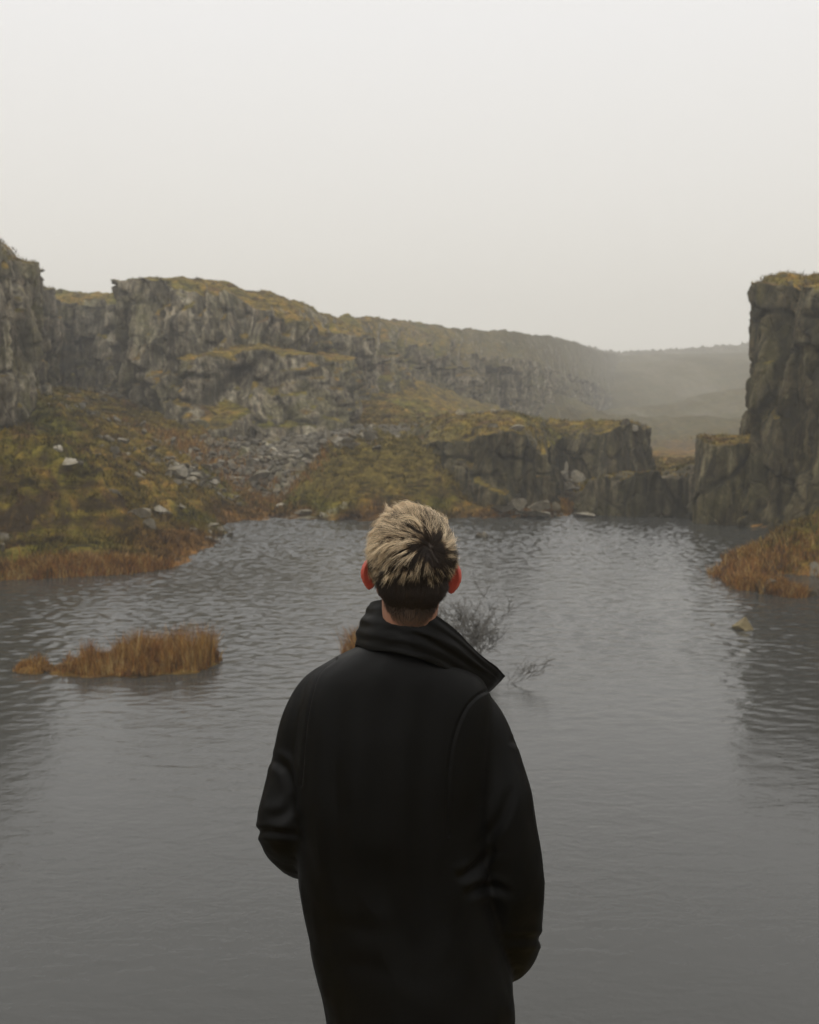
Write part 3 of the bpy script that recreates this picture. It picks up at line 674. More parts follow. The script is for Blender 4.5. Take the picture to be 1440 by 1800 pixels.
YH = {700: 70, 762: 62.8, 910: 58.2, 947: 57.6, 884: 57.8, 940: 57.2, 978: 58.0, 1030: 57.6, 996: 68, 985: 67.6, 1016: 67.6, 1098: 70.5, 1116: 70.3, 866: 61.5, 905: 60.5, 868: 70, 575: 75.5}
for px, py, wpx, hpx, m_, lab in big:
    spx(px, py, wpx, hpx, Y=YH.get(px), mat=m_, label=lab, tilt={246: 0.12, 1098: -0.5, 238: 0.2}.get(px, rr.uniform(-.15, .15)))
# stones standing in the pond
c = PZ(1303, 1104); s = c[1] / FPX
o = stone('rock', c + np.array([0, 0, 0.02]), (28 * s, 22 * s, 29 * s), (0, 0.25, 0.3), 'stone_sand', 3, 'sandy triangular rock breaking the surface on the right of the pond', 'rock')
c = PZ(1253, 1099); stone('rock', c, (5 * s, 4 * s, 2.5 * s), (0, 0, 0), 'stone_dark', 2, 'tiny dark stone tip breaking the water left of the sandy rock', 'rock')
c = PZ(841, 944); s = c[1] / FPX; stone('rock', c, (9 * s, 8 * s, 13 * s), (0, 0.2, 0), 'stone_dark', 5, 'left of the two dark stones in the pond beside the head', 'rock')
c = PZ(855, 944); stone('rock', c, (8 * s, 8 * s, 12 * s), (0, -0.2, 1), 'stone', 7, 'right of the two dark stones in the pond beside the head', 'rock')
# scree stones
zones = [(510, 785, 70, 30, 46, 'weathered stone in the scree at the foot of the great buttress', 'scree stones under the great buttress'),
         (620, 770, 60, 22, 34, 'broken stone in the scree valley behind the grassy mound', 'scree stones in the valley behind the mound'),
         (345, 836, 62, 20, 22, 'small stone in the pile on the green terrace', 'small stones of the terrace pile'),
         (150, 690, 70, 30, 26, 'small stone scattered on the slope under the recessed cliff', 'stones under the recessed cliff'),
         (430, 825, 60, 24, 30, 'grey stone in the stream of rubble left of the mound', 'rubble left of the mound'),
         (370, 935, 45, 22, 12, 'small stone in the turf near the tip of the left bank', 'small stones at the left bank tip'),
         (1000, 850, 34, 20, 12, 'small stone in the rubble of the gap beside the low wall', 'rubble stones in the gap'),
         (900, 722, 130, 7, 8, 'small pale stone on the skyline of the near knoll', 'stones on the knoll skyline'),
         (220, 800, 90, 34, 16, 'small stone half buried in the hillside turf', 'stones in the hillside turf')]
for cx, cy, wx, wy, n_, lab, grp in zones:
    for k in range(n_):
        px = cx + rr.gauss(0, 0.5) * wx; py = cy + rr.gauss(0, 0.5) * wy
        if grp.startswith('stones on the knoll'): px = cx - 35 + rr.uniform(-60, 60); py = 726; Yq = 69
        else: Yq = None
        wpx = rr.uniform(7, 26) if cy > 700 else rr.uniform(6, 14)
        spx(px, py, wpx, wpx * rr.uniform(0.35, 0.75), Y=Yq, mat=rr.choice(['stone', 'stone', 'stone_pale', 'stone_dark']), label=lab, group=grp, tilt=rr.uniform(-.4, .4))

# rubble too small to count
def rubble():
    VV = []; FF = []; o_ = 0
    base = []
    for k in range(8):
        bm = bmesh.new(); bmesh.ops.create_icosphere(bm, subdivisions=2, radius=1.0); v = np.array([x.co[:] for x in bm.verts]); f = np.array([[q.index for q in p.verts] for p in bm.faces]); bm.free()
        r_ = np.random.RandomState(900 + k)
        for c_ in range(8):
            nn = r_.normal(0, 1, 3); nn /= np.linalg.norm(nn); e = v @ nn - r_.uniform(.3, .7); v = v - np.maximum(e, 0)[:, None] * nn
        base.append((v / abs(v).max(0), f))
    r_ = np.random.RandomState(77)
    for (px, py, Yd, rx, ry, n_) in [(420, 805, 68, 3.0, 3.5, 260), (510, 790, 73, 3.6, 3.0, 420), (620, 768, 79, 3.6, 3.5, 380), (350, 834, 59, 2.2, 1.3, 160), (440, 838, 66, 2.6, 2.0, 160), (150, 690, 86, 4, 4, 160), (180, 735, 68, 3, 1.0, 60), (560, 775, 77, 4.5, 1.6, 240), (700, 764, 82, 3.2, 2.0, 260), (640, 770, 80, 3.0, 2.0, 160), (1000, 852, 67, 1.2, 2.0, 70), (930, 896, 58, 1.5, .4, 50), (400, 938, 48, .8, .7, 40)]:
        c = P(px, py, Yd)
        for k in range(n_):
            x = c[0] + r_.normal(0, .6) * rx; y = c[1] + r_.normal(0, .6) * ry; a = r_.uniform(.06, .32) * (1.3 if Yd > 65 else .8)
            v, f = base[r_.randint(8)]; M_ = np.array(Euler((r_.uniform(-.5, .5), r_.uniform(-.5, .5), r_.uniform(0, 6))).to_matrix())
            VV.append((v * np.array([a, a * r_.uniform(.5, .9), a * r_.uniform(.3, .65)])) @ M_.T + np.array([x, y, 0])); FF.append(f + o_); o_ += len(v)
    V = np.concatenate(VV); cen = np.repeat(np.array([q[:, :2].mean(0) for q in VV]), [len(q) for q in VV], 0)
    V[:, 2] += ground_z(cen[:, 0], cen[:, 1]) + 0.04
    o = mesh_obj('rubble', V, np.concatenate(FF), M['stone'], smooth=False); tag(o, kind='stuff')
rubble()

# ------------------------------------------------------------------ small islands in the pond
def soil_mesh(outline, h, seed, parent):
    """low mound from a plan outline (x, y)"""
    ol = np.array(outline); cx = ol.mean(0); V = [];
    th = np.linspace(0, 2 * math.pi, 96, endpoint=False)
    a = np.arctan2(*(ol - cx).T[::-1]); r_ = np.hypot(*(ol - cx).T); od = np.argsort(a)
    rad = np.interp(th, np.r_[a[od] - 2 * math.pi, a[od], a[od] + 2 * math.pi], np.r_[r_[od], r_[od], r_[od]])
    rad = np.interp(np.mod(th + math.pi, 2 * math.pi) - math.pi, np.r_[a[od] - 2 * math.pi, a[od], a[od] + 2 * math.pi], np.r_[r_[od], r_[od], r_[od]])
    rad = rad * (1 + 0.10 * fbm(np.cos(th) * 3, np.sin(th) * 3, 0, 3, seed))
    rows = []
    for t in np.linspace(0.02, 1.12, 16):
        x = cx[0] + rad * t * np.cos(th); y = cx[1] + rad * t * np.sin(th)
        z = h * (1 - t ** 4) + 0.05 * fbm(x * 4, y * 4, 0, 3, seed) - 0.3 * max(0, t - 1)
        rows.append(np.stack([x, y, z], 1))
    V = np.concatenate(rows); return mesh_obj('soil', V, grid_faces(16, 96, True), M['ground'], parent), cx, rad
def attr0(o): attr(o, 'scree', np.zeros(len(o.data.vertices)))
isl = empty('reed_island', tuple(PZ(215, 1175))); tag(isl, 'small low island of rusty orange reeds in the left of the pond', 'reed island')
pl = [PZ(x, y)[:2] for x, y in [(82, 1172), (90, 1183), (130, 1190), (200, 1189), (290, 1187), (350, 1182), (388, 1168), (396, 1155), (370, 1146), (300, 1152), (200, 1158), (120, 1164)]]
pl2 = [PZ(x, y)[:2] for x, y in [(28, 1180), (40, 1186), (62, 1186), (88, 1180), (92, 1172), (60, 1168), (35, 1172)]]
inv = isl.location.copy()
allb = []; 
for k, (q, hh) in enumerate(((pl, 0.13), (pl2, 0.10))):
    so_, cx, rad = soil_mesh(q, hh, 300 + k, None); so_.parent = isl; so_.matrix_parent_inverse = Matrix.Translation(-inv); attr0(so_)
    n_ = 1500 if k == 0 else 190
    ang = rs.uniform(0, 2 * math.pi, n_); t_ = np.sqrt(rs.uniform(0, 1, n_)) * 0.97
    rd = np.interp(ang, np.linspace(0, 2 * math.pi, 96, endpoint=False), rad)
    allb.append(np.stack([cx[0] + rd * t_ * np.cos(ang), cx[1] + rd * t_ * np.sin(ang), 0.10 - 0.1 * t_ ** 4], 1))
b = np.concatenate(allb)
px_ = 720 + b[:, 0] / b[:, 1] * FPX
hp = np.interp(px_, [28, 60, 85, 100, 140, 180, 215, 240, 290, 340, 365, 385, 397], [.10, .30, .10, .18, .50, .34, .52, .62, .50, .66, .62, .34, .15])
cl = 0.30 + 1.25 * sstep(-0.35, 0.45, fbm(b[:, 0] / 0.22, b[:, 1] / 0.22, 0, 2, 88))
bb = np.repeat(b, 9, 0); bb[:, :2] += rs.normal(0, 0.035, (len(bb), 2)); hh = np.repeat(hp * cl * 0.85, 9) * rs.uniform(0.45, 1.2, len(bb))
V, F, sh = blades(bb, hh, rs.uniform(0.004, 0.010, len(bb)), rs, 0.45)
o = mesh_obj('reeds', V, F, M['sedge'], isl, smooth=False); o.matrix_parent_inverse = Matrix.Translation(-inv); attr(o, 'shade', sh); tag(o, kind='stuff')

# bare shrub on its own islet, mostly hidden behind the man
shr = empty('bare_shrub', tuple(PZ(780, 1180))); inv = shr.location.copy()
tag(shr, 'leafless twiggy grey shrub with orange grass at its foot behind the man', 'shrub')
so_, cx, rad = soil_mesh([PZ(x, y)[:2] for x, y in [(592, 1165), (640, 1182), (740, 1190), (840, 1185), (868, 1172), (800, 1160), (700, 1152), (620, 1155)]], 0.15, 331, None)
so_.parent = shr; so_.matrix_parent_inverse = Matrix.Translation(-inv); attr0(so_)
n_ = 700; ang = rs.uniform(0.6 * math.pi, 1.4 * math.pi, n_); t_ = np.sqrt(rs.uniform(0, 1, n_)) * 0.95; rd = np.interp(ang, np.linspace(0, 2 * math.pi, 96, endpoint=False), rad)
b = np.stack([cx[0] + rd * t_ * np.cos(ang), cx[1] + rd * t_ * np.sin(ang), 0.08 + 0 * ang], 1)
bb = np.repeat(b, 9, 0); bb[:, :2] += rs.normal(0, 0.035, (len(bb), 2))
V, F, sh = blades(bb, rs.uniform(0.3, 0.95, len(bb)), rs.uniform(0.004, 0.010, len(bb)), rs, 0.45)
o = mesh_obj('grass_tuft', V, F, M['sedge'], shr, smooth=False); o.matrix_parent_inverse = Matrix.Translation(-inv); attr(o, 'shade', sh); tag(o, kind='stuff')
n = N('twig_bark'); n.link(n.ramp(n.noise(8), [(0.3, (0.045, 0.040, 0.032)), (0.7, (0.11, 0.10, 0.082))]), n.b.inputs['Base Color']); n.b.inputs['Roughness'].default_value = 0.9; M['twig'] = n.m
paths = []; rads = []
tr = random.Random(9)
def grow(p, d, L, r, lv):
    pts = [Vector(p)]; dd = Vector(d).normalized()
    for k in range(5):
        dd = (dd + Vector((tr.gauss(0, .22), tr.gauss(0, .22), tr.gauss(0.05, .16)))).normalized(); pts.append(pts[-1] + dd * (L / 5))
    paths.append([tuple(q) for q in pts]); rads.append([r * (1 - 0.13 * k) for k in range(6)])
    if lv > 0:
        for j in range(4 if lv > 1 else 4):
            i = tr.choice([1, 2, 3, 4, 5]); a = (dd + Vector((tr.gauss(0, .75), tr.gauss(0, .75), tr.gauss(0.12, .45)))).normalized()
            grow(pts[i], a, L * tr.uniform(.45, .75), r * 0.62, lv - 1)
for px, ty, n0 in [(690, 1, 3), (740, 1, 4), (775, 1, 5), (805, 1, 5), (832, 1, 4)]:
    for k in range(n0):
        b0 = PZ(px + tr.uniform(-15, 15), 1172); grow(b0, (tr.uniform(-.5, .5), tr.uniform(-.5, .5), 1), tr.uniform(.6, .85) * (1.15 if px > 700 else .8), .014, 3)
b0 = PZ(830, 1175); grow(b0, (0.5, 0, 1), 1.05, .013, 3); grow(PZ(845, 1165), (0.25, 0, 1), 1.35, .011, 2)
V, F = strands(np.array(paths), np.maximum(np.array(rads), 0.0062), 3)
o = mesh_obj('branches', V, F, M['twig'], shr); o.matrix_parent_inverse = Matrix.Translation(-inv)
# low twig lying over the water to the right of it
paths.clear(); rads.clear()
lt = empty('fallen_twig', tuple(PZ(905, 1205))); inv = lt.location.copy(); tag(lt, 'thin bare twig rising from the water right of the jacket collar', 'twig')
b0 = PZ(878, 1204, -0.02); grow(b0, (1.0, 0, 0.16), 0.75, .012, 2); grow(PZ(898, 1203, -0.02), (0.9, 0, .7), .62, .009, 2)
V, F = strands(np.array(paths), np.maximum(np.array(rads), 0.0062), 3)
V[:, 2] = np.maximum(V[:, 2], -0.05)
o = mesh_obj('twigs', V, F, M['twig'], lt); o.matrix_parent_inverse = Matrix.Translation(-inv)

# ------------------------------------------------------------------ the man
YB = 2.12
def PB(px, py, dy=0.0): return P(px, py, YB + dy)
def ring_loft(rings, nseg=48, p=2.3):
    """rings: (cx, cy, z, rx, ry) horizontal super-ellipses, capped"""
    th = np.linspace(0, 2 * math.pi, nseg, endpoint=False)
    cs, sn = np.cos(th), np.sin(th)
    ux = np.sign(cs) * abs(cs) ** (2 / p); uy = np.sign(sn) * abs(sn) ** (2 / p)
    V = np.concatenate([np.stack([cx + rx * ux, cy + ry * uy, 0 * th + z], 1) for cx, cy, z, rx, ry in rings])
    n_ = len(rings); F = [tuple(f) for f in grid_faces(n_, nseg, True)]
    F.append(tuple(range(nseg))[::-1]); F.append(tuple(range((n_ - 1) * nseg, n_ * nseg)))
    return V, F
def spline(pts, n_):
    """Catmull-Rom resample of rows"""
    A = np.array(pts, float); m_ = len(A); A2 = np.vstack([2 * A[0] - A[1], A, 2 * A[-1] - A[-2]])
    t = np.linspace(0, m_ - 1 - 1e-6, n_); i = t.astype(int); f = (t - i)[:, None]
    p0, p1, p2, p3 = A2[i], A2[i + 1], A2[i + 2], A2[i + 3]
    return 0.5 * (2 * p1 + (p2 - p0) * f + (2 * p0 - 5 * p1 + 4 * p2 - p3) * f ** 2 + (3 * p1 - p0 - 3 * p2 + p3) * f ** 3)
def tube(pts, n_=30, sides=20):
    """pts rows x, y, z, r; rounded ends"""
    A = spline(pts, n_)
    d0 = A[0, :3] - A[1, :3]; d0 /= np.linalg.norm(d0); d1 = A[-1, :3] - A[-2, :3]; d1 /= np.linalg.norm(d1)
    pre = [np.r_[A[0, :3] + d0 * A[0, 3] * s, A[0, 3] * c] for s, c in ((.98, .12), (.8, .6), (.45, .89))]
    post = [np.r_[A[-1, :3] + d1 * A[-1, 3] * s, A[-1, 3] * c] for s, c in ((.45, .89), (.8, .6), (.98, .12))]
    A = np.vstack([pre, A, post])
    tg = np.gradient(A[:, :3], axis=0); tg /= np.linalg.norm(tg, axis=1, keepdims=True)
    u = np.cross(tg[0], [0.31, 0.9, 0.2]); u /= np.linalg.norm(u); ang = np.arange(sides) * 2 * math.pi / sides; V = []
    for c_, t_ in zip(A, tg):
        u = u - t_ * (u @ t_); u /= np.linalg.norm(u); w_ = np.cross(t_, u)
        V.append(c_[:3] + c_[3] * (np.cos(ang)[:, None] * u + np.sin(ang)[:, None] * w_))
    V = np.concatenate(V); F = [tuple(f) for f in grid_faces(len(A), sides, True)]; F.append(tuple(range(sides))[::-1]); F.append(tuple(range(len(V) - sides, len(V))))
    return V, F
def ball(c, r, seg=24, rings_=16, rot=None):
    th = np.linspace(0, 2 * math.pi, seg, endpoint=False); ph = np.linspace(0.05, math.pi - 0.05, rings_)
    V = np.stack([np.outer(np.sin(ph), np.cos(th)) * r[0], np.outer(np.sin(ph), np.sin(th)) * r[1], np.outer(np.cos(ph), np.ones(seg)) * r[2]], -1).reshape(-1, 3)
    if rot is not None: V = V @ np.array(Euler(rot).to_matrix()).T
    F = [tuple(f)[::-1] for f in grid_faces(rings_, seg, True)]; F.append(tuple(range(seg))); F.append(tuple(range(len(V) - seg, len(V)))[::-1])
    return V + np.array(c), F
def fuse(parts, size, smooth=4, sub=0):
    V = []; F = []; o_ = 0
    for v, f in parts:
        V.append(v); F += [tuple(int(i) + o_ for i in q) for q in f]; o_ += len(v)
    me = bpy.data.meshes.new('tmp'); me.from_pydata(np.concatenate(V).tolist(), [], F)
    bm = bmesh.new(); bm.from_mesh(me)
    bm.to_mesh(me); bm.free()
    o = bpy.data.objects.new('tmp', me); C.objects.link(o)
    m_ = o.modifiers.new('r', 'REMESH'); m_.mode = 'VOXEL'; m_.voxel_size = size
    if smooth:
        m_ = o.modifiers.new('s', 'SMOOTH'); m_.iterations = smooth; m_.factor = 0.5
    if sub:
        m_ = o.modifiers.new('u', 'SUBSURF'); m_.levels = sub; m_.render_levels = sub
    dg = bpy.context.evaluated_depsgraph_get(); dg.update()
    out = bpy.data.meshes.new_from_object(o.evaluated_get(dg))
    bpy.data.objects.remove(o); bpy.data.meshes.remove(me)
    v = np.empty(len(out.vertices) * 3, np.float32); out.vertices.foreach_get('co', v); v = v.reshape(-1, 3).astype(float)
    nn = np.empty(len(out.vertices) * 3, np.float32); out.vertices.foreach_get('normal', nn); nn = nn.reshape(-1, 3).astype(float)
    return out, v, nn
def setv(me, v): me.vertices.foreach_set('co', v.astype(np.float32).ravel()); me.update()
def to_px(v):
    rel = v - np.array([0, 0, CAM_Z]); f = rel[:, 1] * ct - rel[:, 2] * st_; up = rel[:, 1] * st_ + rel[:, 2] * ct
    return np.stack([720 + rel[:, 0] / f * FPX, 900 - up / f * FPX], 1)
def finish(me, name, mats, parent):
    me.name = name; me.materials.clear()
    for m_ in mats: me.materials.append(m_)
    me.polygons.foreach_set('use_smooth', np.ones(len(me.polygons), dtype=bool))
    o = bpy.data.objects.new(name, me); C.objects.link(o); o.parent = parent; o.matrix_parent_inverse = Matrix.Translation(-pinv); return o

man = empty('person', (0.0, 2.12, 4.07)); pinv = man.location.copy()
tag(man, 'person seen from behind in a black jacket, collar up, hands in pockets', 'person')

# head frame: origin between the ears
HO = PB(723, 1014, -0.02); Rm = np.array(Euler((R(-4), R(3.2), R(2))).to_matrix())
def hd(p): return HO + np.asarray(p, float) @ Rm.T
def hball(c, r, rot=(0, 0, 0)):
    v, f = ball((0, 0, 0), r, rot=rot); return hd(v + np.array(c)), f
def ear(sgn):
    """shell of the ear as one closed dish, rim turned out from the head"""
    nu, nv = 22, 12; th = np.linspace(0, 2 * math.pi, nu, endpoint=False)
    out = []
    for side in (1, -1):
        rs_ = np.linspace(0.0, 1.0, nv) if side == 1 else np.linspace(1.0, 0.0, nv)[1:]
        for r_ in rs_:
            y = r_ * 0.0205 * np.cos(th) * (1 + 0.15 * np.sin(th)); z = r_ * 0.0315 * np.sin(th)
            y = y * np.where(z < 0, 1 - 0.35 * (-z / 0.0315) ** 1.5, 1)
            rimb = 0.0028 * math.exp(-((r_ - 0.88) / 0.12) ** 2)
            x = side * (0.0026 + rimb) - 0.004 * r_ ** 2 + (-0.006 * (1 - r_ ** 2) if side == 1 else -0.005 * (1 - r_ ** 2))
            out.append(np.stack([x + 0 * y, y, z], 1))
    V = np.concatenate(out); F = [tuple(f) for f in grid_faces(len(out), nu, True)]; F.append(tuple(range(nu))[::-1]); F.append(tuple(range(len(V) - nu, len(V))))
    V[:, 0] += 0.002
    a = R(58)   # stands off the skull, open to the front: the back edge swings outward
    ca, sa = math.cos(a), math.sin(a)
    yb = V[:, 1] - 0.014
    X_ = V[:, 0] * ca - yb * sa; Y_ = V[:, 0] * sa + yb * ca
    V = np.stack([X_, Y_ + 0.016, V[:, 2]], 1)
    tl = R(10); V[:, 1], V[:, 2] = V[:, 1] * math.cos(tl) + V[:, 2] * math.sin(tl) * -1, V[:, 2] * math.cos(tl) + V[:, 1] * math.sin(tl)
    V = V + np.array([0.0655, 0.0, -0.001])
    if sgn < 0: V[:, 0] *= -1; F = [f[::-1] for f in F]
    return hd(V), F
nb_ = hd((0.002, -0.028, -0.07)); 
parts = [hball((0, -0.006, 0.036), (0.0745, 0.094, 0.086)), hball((0, 0.035, 0.01), (0.066, 0.062, 0.075)), hball((0, 0.048, -0.055), (0.052, 0.050, 0.058)), hball((0, 0.082, -0.085), (0.026, 0.020, 0.022)),
         hball((0, -0.045, -0.005), (0.062, 0.045, 0.055)), hball((0, 0.102, -0.015), (0.009, 0.017, 0.026), (R(-18), 0, 0)), hball((0, 0.112, -0.032), (0.014, 0.012, 0.010)), hball((0, 0.092, -0.060), (0.024, 0.012, 0.006)), hball((0, 0.091, -0.068), (0.021, 0.012, 0.007)),
         hball((-0.031, 0.083, 0.005), (0.014, 0.012, 0.009)), hball((0.031, 0.083, 0.005), (0.014, 0.012, 0.009)), hball((0, 0.088, 0.022), (0.05, 0.012, 0.008)), hball((-0.045, 0.06, -0.03), (0.018, 0.025, 0.02)), hball((0.045, 0.06, -0.03), (0.018, 0.025, 0.02)), ear(1), ear(-1)]
parts.append(tube([[*hd((0, -0.020, -0.02)), .055], [*hd((0.0, -0.016, -0.07)), .0515], [*PB(717, 1110, 0.004), .0515], [*PB(712, 1160, 0.02), .064]]))
tor = [(1165, 610, 790, .07), (1195, 570, 815, .09), (1240, 545, 845, .10), (1330, 530, 850, .11), (1450, 545, 840, .10), (1560, 550, 845, .105), (1680, 590, 850, .10), (1760, 600, 855, .095)]
rg = []
for py, l, r_, ry in tor[::-1]:
    a = PB(l, py); b = PB(r_, py); rg.append(((a[0] + b[0]) / 2, YB + 0.01, a[2], (b[0] - a[0]) / 2, ry))
parts.append(ring_loft(rg))
LA = [(612, 1202, .02, .052), (572, 1222, .03, .054), (548, 1265, .03, .0575), (532, 1328, .025, .0575), (516, 1400, .01, .0585), (507, 1448, 0.0, .0585), (522, 1482, .07, .055), (548, 1503, .15, .050), (580, 1520, .20, .046)]
RA = [(790, 1245, .02, .058), (828, 1268, .02, .060), (858, 1330, .015, .060), (879, 1400, .0, .062), (893, 1480, -.01, .062), (901, 1560, -.005, .061), (903, 1615, .02, .057), (900, 1660, .06, .054), (888, 1686, .12, .048), (865, 1690, .17, .044)]
def arm_rows(A, k=1.0): return [[*PB(x, y, d), r_ * k] for x, y, d, r_ in A]
parts.append(tube(arm_rows(LA, 0.62))); parts.append(tube(arm_rows(RA[:-1] + [(840, 1655, .10, .044)], 0.6)))
def hand(wr, dirv, up):
    d = np.array(dirv, float); d /= np.linalg.norm(d); u = np.array(up, float); u -= d * (u @ d); u /= np.linalg.norm(u); s = np.cross(d, u); out = []
    wr = np.array(wr)
    for k in np.linspace(-1, 1, 4):
        out.append(tube([[*(wr), .018], [*(wr + d * .04 + u * .018 * k), .016], [*(wr + d * .085 + u * .028 * k), .0115]], 8, 10))
        L = (.075, .088, .082, .062)[int(round((k + 1) * 1.5))]
        a = wr + d * .085 + u * .030 * k
        out.append(tube([[*a, .0095], [*(a + d * L * .45 + s * .008), .0088], [*(a + d * L * .8 + s * .024), .0080], [*(a + d * L * .92 + s * .036), .0070]], 10, 10))
    a = wr + d * .025 - u * .028
    out.append(tube([[*a, .012], [*(a + d * .03 - u * .022 + s * .01), .011], [*(a + d * .062 - u * .026 + s * .02), .0085]], 8, 10))
    return out
lw = PB(590, 1515, .12); rw = PB(840, 1650, .09)
parts += hand(lw, (0.55, -0.1, -0.75), (0, 0.3, 0.4)); parts += hand(rw, (-0.5, -0.05, -0.8), (0, 0.3, 0.4))
hz_ = tor[-1]
for sx in (-1, 1):
    cx = 0.020 + sx * 0.085
    parts.append(tube([[cx, YB + .01, 4.96, .072], [cx + sx * .01, YB + .02, 4.75, .072], [cx + sx * .02, YB + .0, 4.55, .055], [cx + sx * .025, YB - .015, 4.40, .056], [cx + sx * .03, YB - .01, 4.17, .036]]))
    parts.append(tube([[cx + sx * .03, YB - .03, 4.125, .034], [cx + sx * .035, YB + .06, 4.115, .032], [cx + sx * .045, YB + .17, 4.10, .024]], 12, 14))
me, v, nn = fuse(parts, 0.0030, 3)
hl = (v - HO) @ Rm      # head-local
eard = np.minimum(np.linalg.norm((hl - np.array([.083, -.004, -.001])) / np.array([.018, .032, .036]), axis=1), np.linalg.norm((hl - np.array([-.083, -.004, -.001])) / np.array([.018, .032, .036]), axis=1))
n = N('skin')
er = n.attr('ear'); sc_ = n.attr('scalp')
base = n.mix(n.noise(60, 3), (0.27, 0.135, 0.092), (0.35, 0.18, 0.122))
base = n.mix(er, base, n.mix(n.noise(70, 3), (0.38, 0.055, 0.042), (0.56, 0.13, 0.09)))
base = n.mix(sc_, base, (0.030, 0.018, 0.011))
n.link(base, n.b.inputs['Base Color']); n.b.inputs['Roughness'].default_value = 0.5
n.b.inputs['Subsurface Weight'].default_value = 0.25; n.b.inputs['Subsurface Radius'].default_value = (0.012, 0.004, 0.002); n.b.inputs['Subsurface Scale'].default_value = 1.0
M['skin'] = n.m
body = finish(me, 'body', [M['skin']], man)
earm = 1 - sstep(0.85, 1.25, eard); attr(body, 'ear', earm)
def hairline(y): return np.interp(y, [-.10, -.06, -.040, -.022, .03, .06, .10], [-.078, -.070, -.050, .022, .030, .060, .090])
hm = sstep(-0.010, 0.012, hl[:, 2] - hairline(hl[:, 1]) + 0.024 * np.exp(-((hl[:, 0] - 0.004) / 0.032) ** 2) * (hl[:, 1] < -0.02) + 0.006 * fbm(hl[:, 0] * 150, hl[:, 1] * 150, hl[:, 2] * 150, 2, 12)) * (hl[:, 2] > -0.1) * (1 - sstep(0.2, 0.5, earm)) * (np.linalg.norm(hl, axis=1) < .2)
attr(body, 'scalp', hm * np.interp(hl[:, 2] - hairline(hl[:, 1]), [-.022, 0.0, .03], [.70, .85, .97]))

# hair ------------------------------------------------------------
hr = np.random.RandomState(4)
EC = np.array([0, -0.006, 0.036]); ER = np.array([.0755, .095, .087])
cand = np.nonzero((hm > 0.6))[0]
RP = hl[cand]; RN = nn[cand] @ Rm
Wp = np.array([0.026, 0, 0.064]); q = (Wp - EC) / ER; Wp[1] = EC[1] - ER[1] * math.sqrt(max(0, 1 - q[0] ** 2 - q[2] ** 2))
def flow(p, nv_):
    d = p - Wp; d = d - nv_ * (d * nv_).sum(1, keepdims=True); d /= np.linalg.norm(d, axis=1, keepdims=True) + 1e-6
    sw = np.cross(nv_, d)
    fwd = np.array([[-0.15, 1.0, 0.0]]); top = sstep(0.06, 0.115, p[:, 2:3])
    return d + 0.30 * sw + top * 0.8 * fwd
longz = lambda p: np.interp(p[:, 0], [-.08, -.04, .0, .04, .08], [.0, .018, .032, .030, .022])
isl_ = RP[:, 2] > longz(RP)
LR = cand[isl_]
def roots(pool, n_):
    i = hr.choice(len(pool), n_, replace=len(pool) < n_); return pool[i]
NL = 1250; li = roots(LR, NL); lp = hl[li]; ln_ = nn[li] @ Rm
below = 1 - sstep(-0.022, 0.006, lp[:, 2] - Wp[2])              # under the whorl
side = sstep(.03, .07, abs(lp[:, 0]))
L = 0.062 + 0.008 * sstep(.07, .12, lp[:, 2]) - 0.020 * below * (1 - side) - 0.014 * side * below
L = L * hr.uniform(0.75, 1.15, NL)
K = 9
path = np.zeros((NL, K, 3)); path[:, 0] = lp; d = flow(lp, ln_); d /= np.linalg.norm(d, axis=1, keepdims=True)
lift = hr.uniform(0.05, 0.36, NL) + 0.42 * sstep(.07, .12, lp[:, 2])
jit = hr.normal(0, 0.10, (NL, 3)); jit += 0.34 * np.stack([vnoise(lp[:, 0] * 55, lp[:, 1] * 55, lp[:, 2] * 55, 500 + q_) for q_ in range(3)], 1); wild = hr.uniform(0, 1, NL) < 0.04
jit[wild] *= 3.0; lift[wild] += 0.5
p = lp.copy()
for k in range(1, K):
    t = k / (K - 1.0)
    e = (p - EC) / ER; nv_ = e / ER; nv_ /= np.linalg.norm(nv_, axis=1, keepdims=True)
    f = flow(p, nv_); f /= np.linalg.norm(f, axis=1, keepdims=True)
    d = f + nv_ * (lift * (1.0 - 1.25 * t))[:, None] + jit * (0.4 + t)[..., None] if False else f + nv_ * (lift * (1.0 - 1.55 * t))[:, None] + jit * (0.3 + 0.7 * t)
    d /= np.linalg.norm(d, axis=1, keepdims=True)
    p = p + d * (L / (K - 1))[:, None]
    e = (p - EC) / ER; rr_ = np.linalg.norm(e, axis=1, keepdims=True)
    mn = 1.02 + 0.05 * t
    p = np.where((rr_ < mn) & (p[:, 2:3] > 0.0), EC + e / rr_ * mn * ER, p)
    path[:, k] = p
NS = 34000; si = roots(LR, NS); sp_ = hl[si]
near = np.zeros(NS, int)
for a in range(0, NS, 4000):
    near[a:a + 4000] = np.argmin(((sp_[a:a + 4000, None] - lp[None]) ** 2).sum(2) + hr.uniform(0, 4e-5, (len(sp_[a:a + 4000]), NL)), 1)
tt = np.linspace(0, 1, K)[None, :, None]
off = sp_ - lp[near]
sp_path = path[near] + off[:, None] * (1 - 0.58 * tt ** 0.8) + hr.normal(0, 1, (NS, 1, 3)) * 0.0030 * tt ** 1.5 + hr.normal(0, 0.0003, (NS, K, 3)) * tt
ls = hr.uniform(0.8, 1.06, NS); sp_path = sp_path[:, :1] + (sp_path - sp_path[:, :1]) * ls[:, None, None]
cen_ = np.exp(-(((lp[:, 0] - Wp[0] + .002) / .020) ** 2 + ((lp[:, 2] - Wp[2] + .010) / .016) ** 2)) * (lp[:, 1] < 0)
blond = (hr.uniform(0, 1, NL) < (0.99 - 0.22 * cen_ - 0.48 * below * (1 - side) - 0.30 * below * side)).astype(float) * hr.uniform(0.75, 1.05, NL)
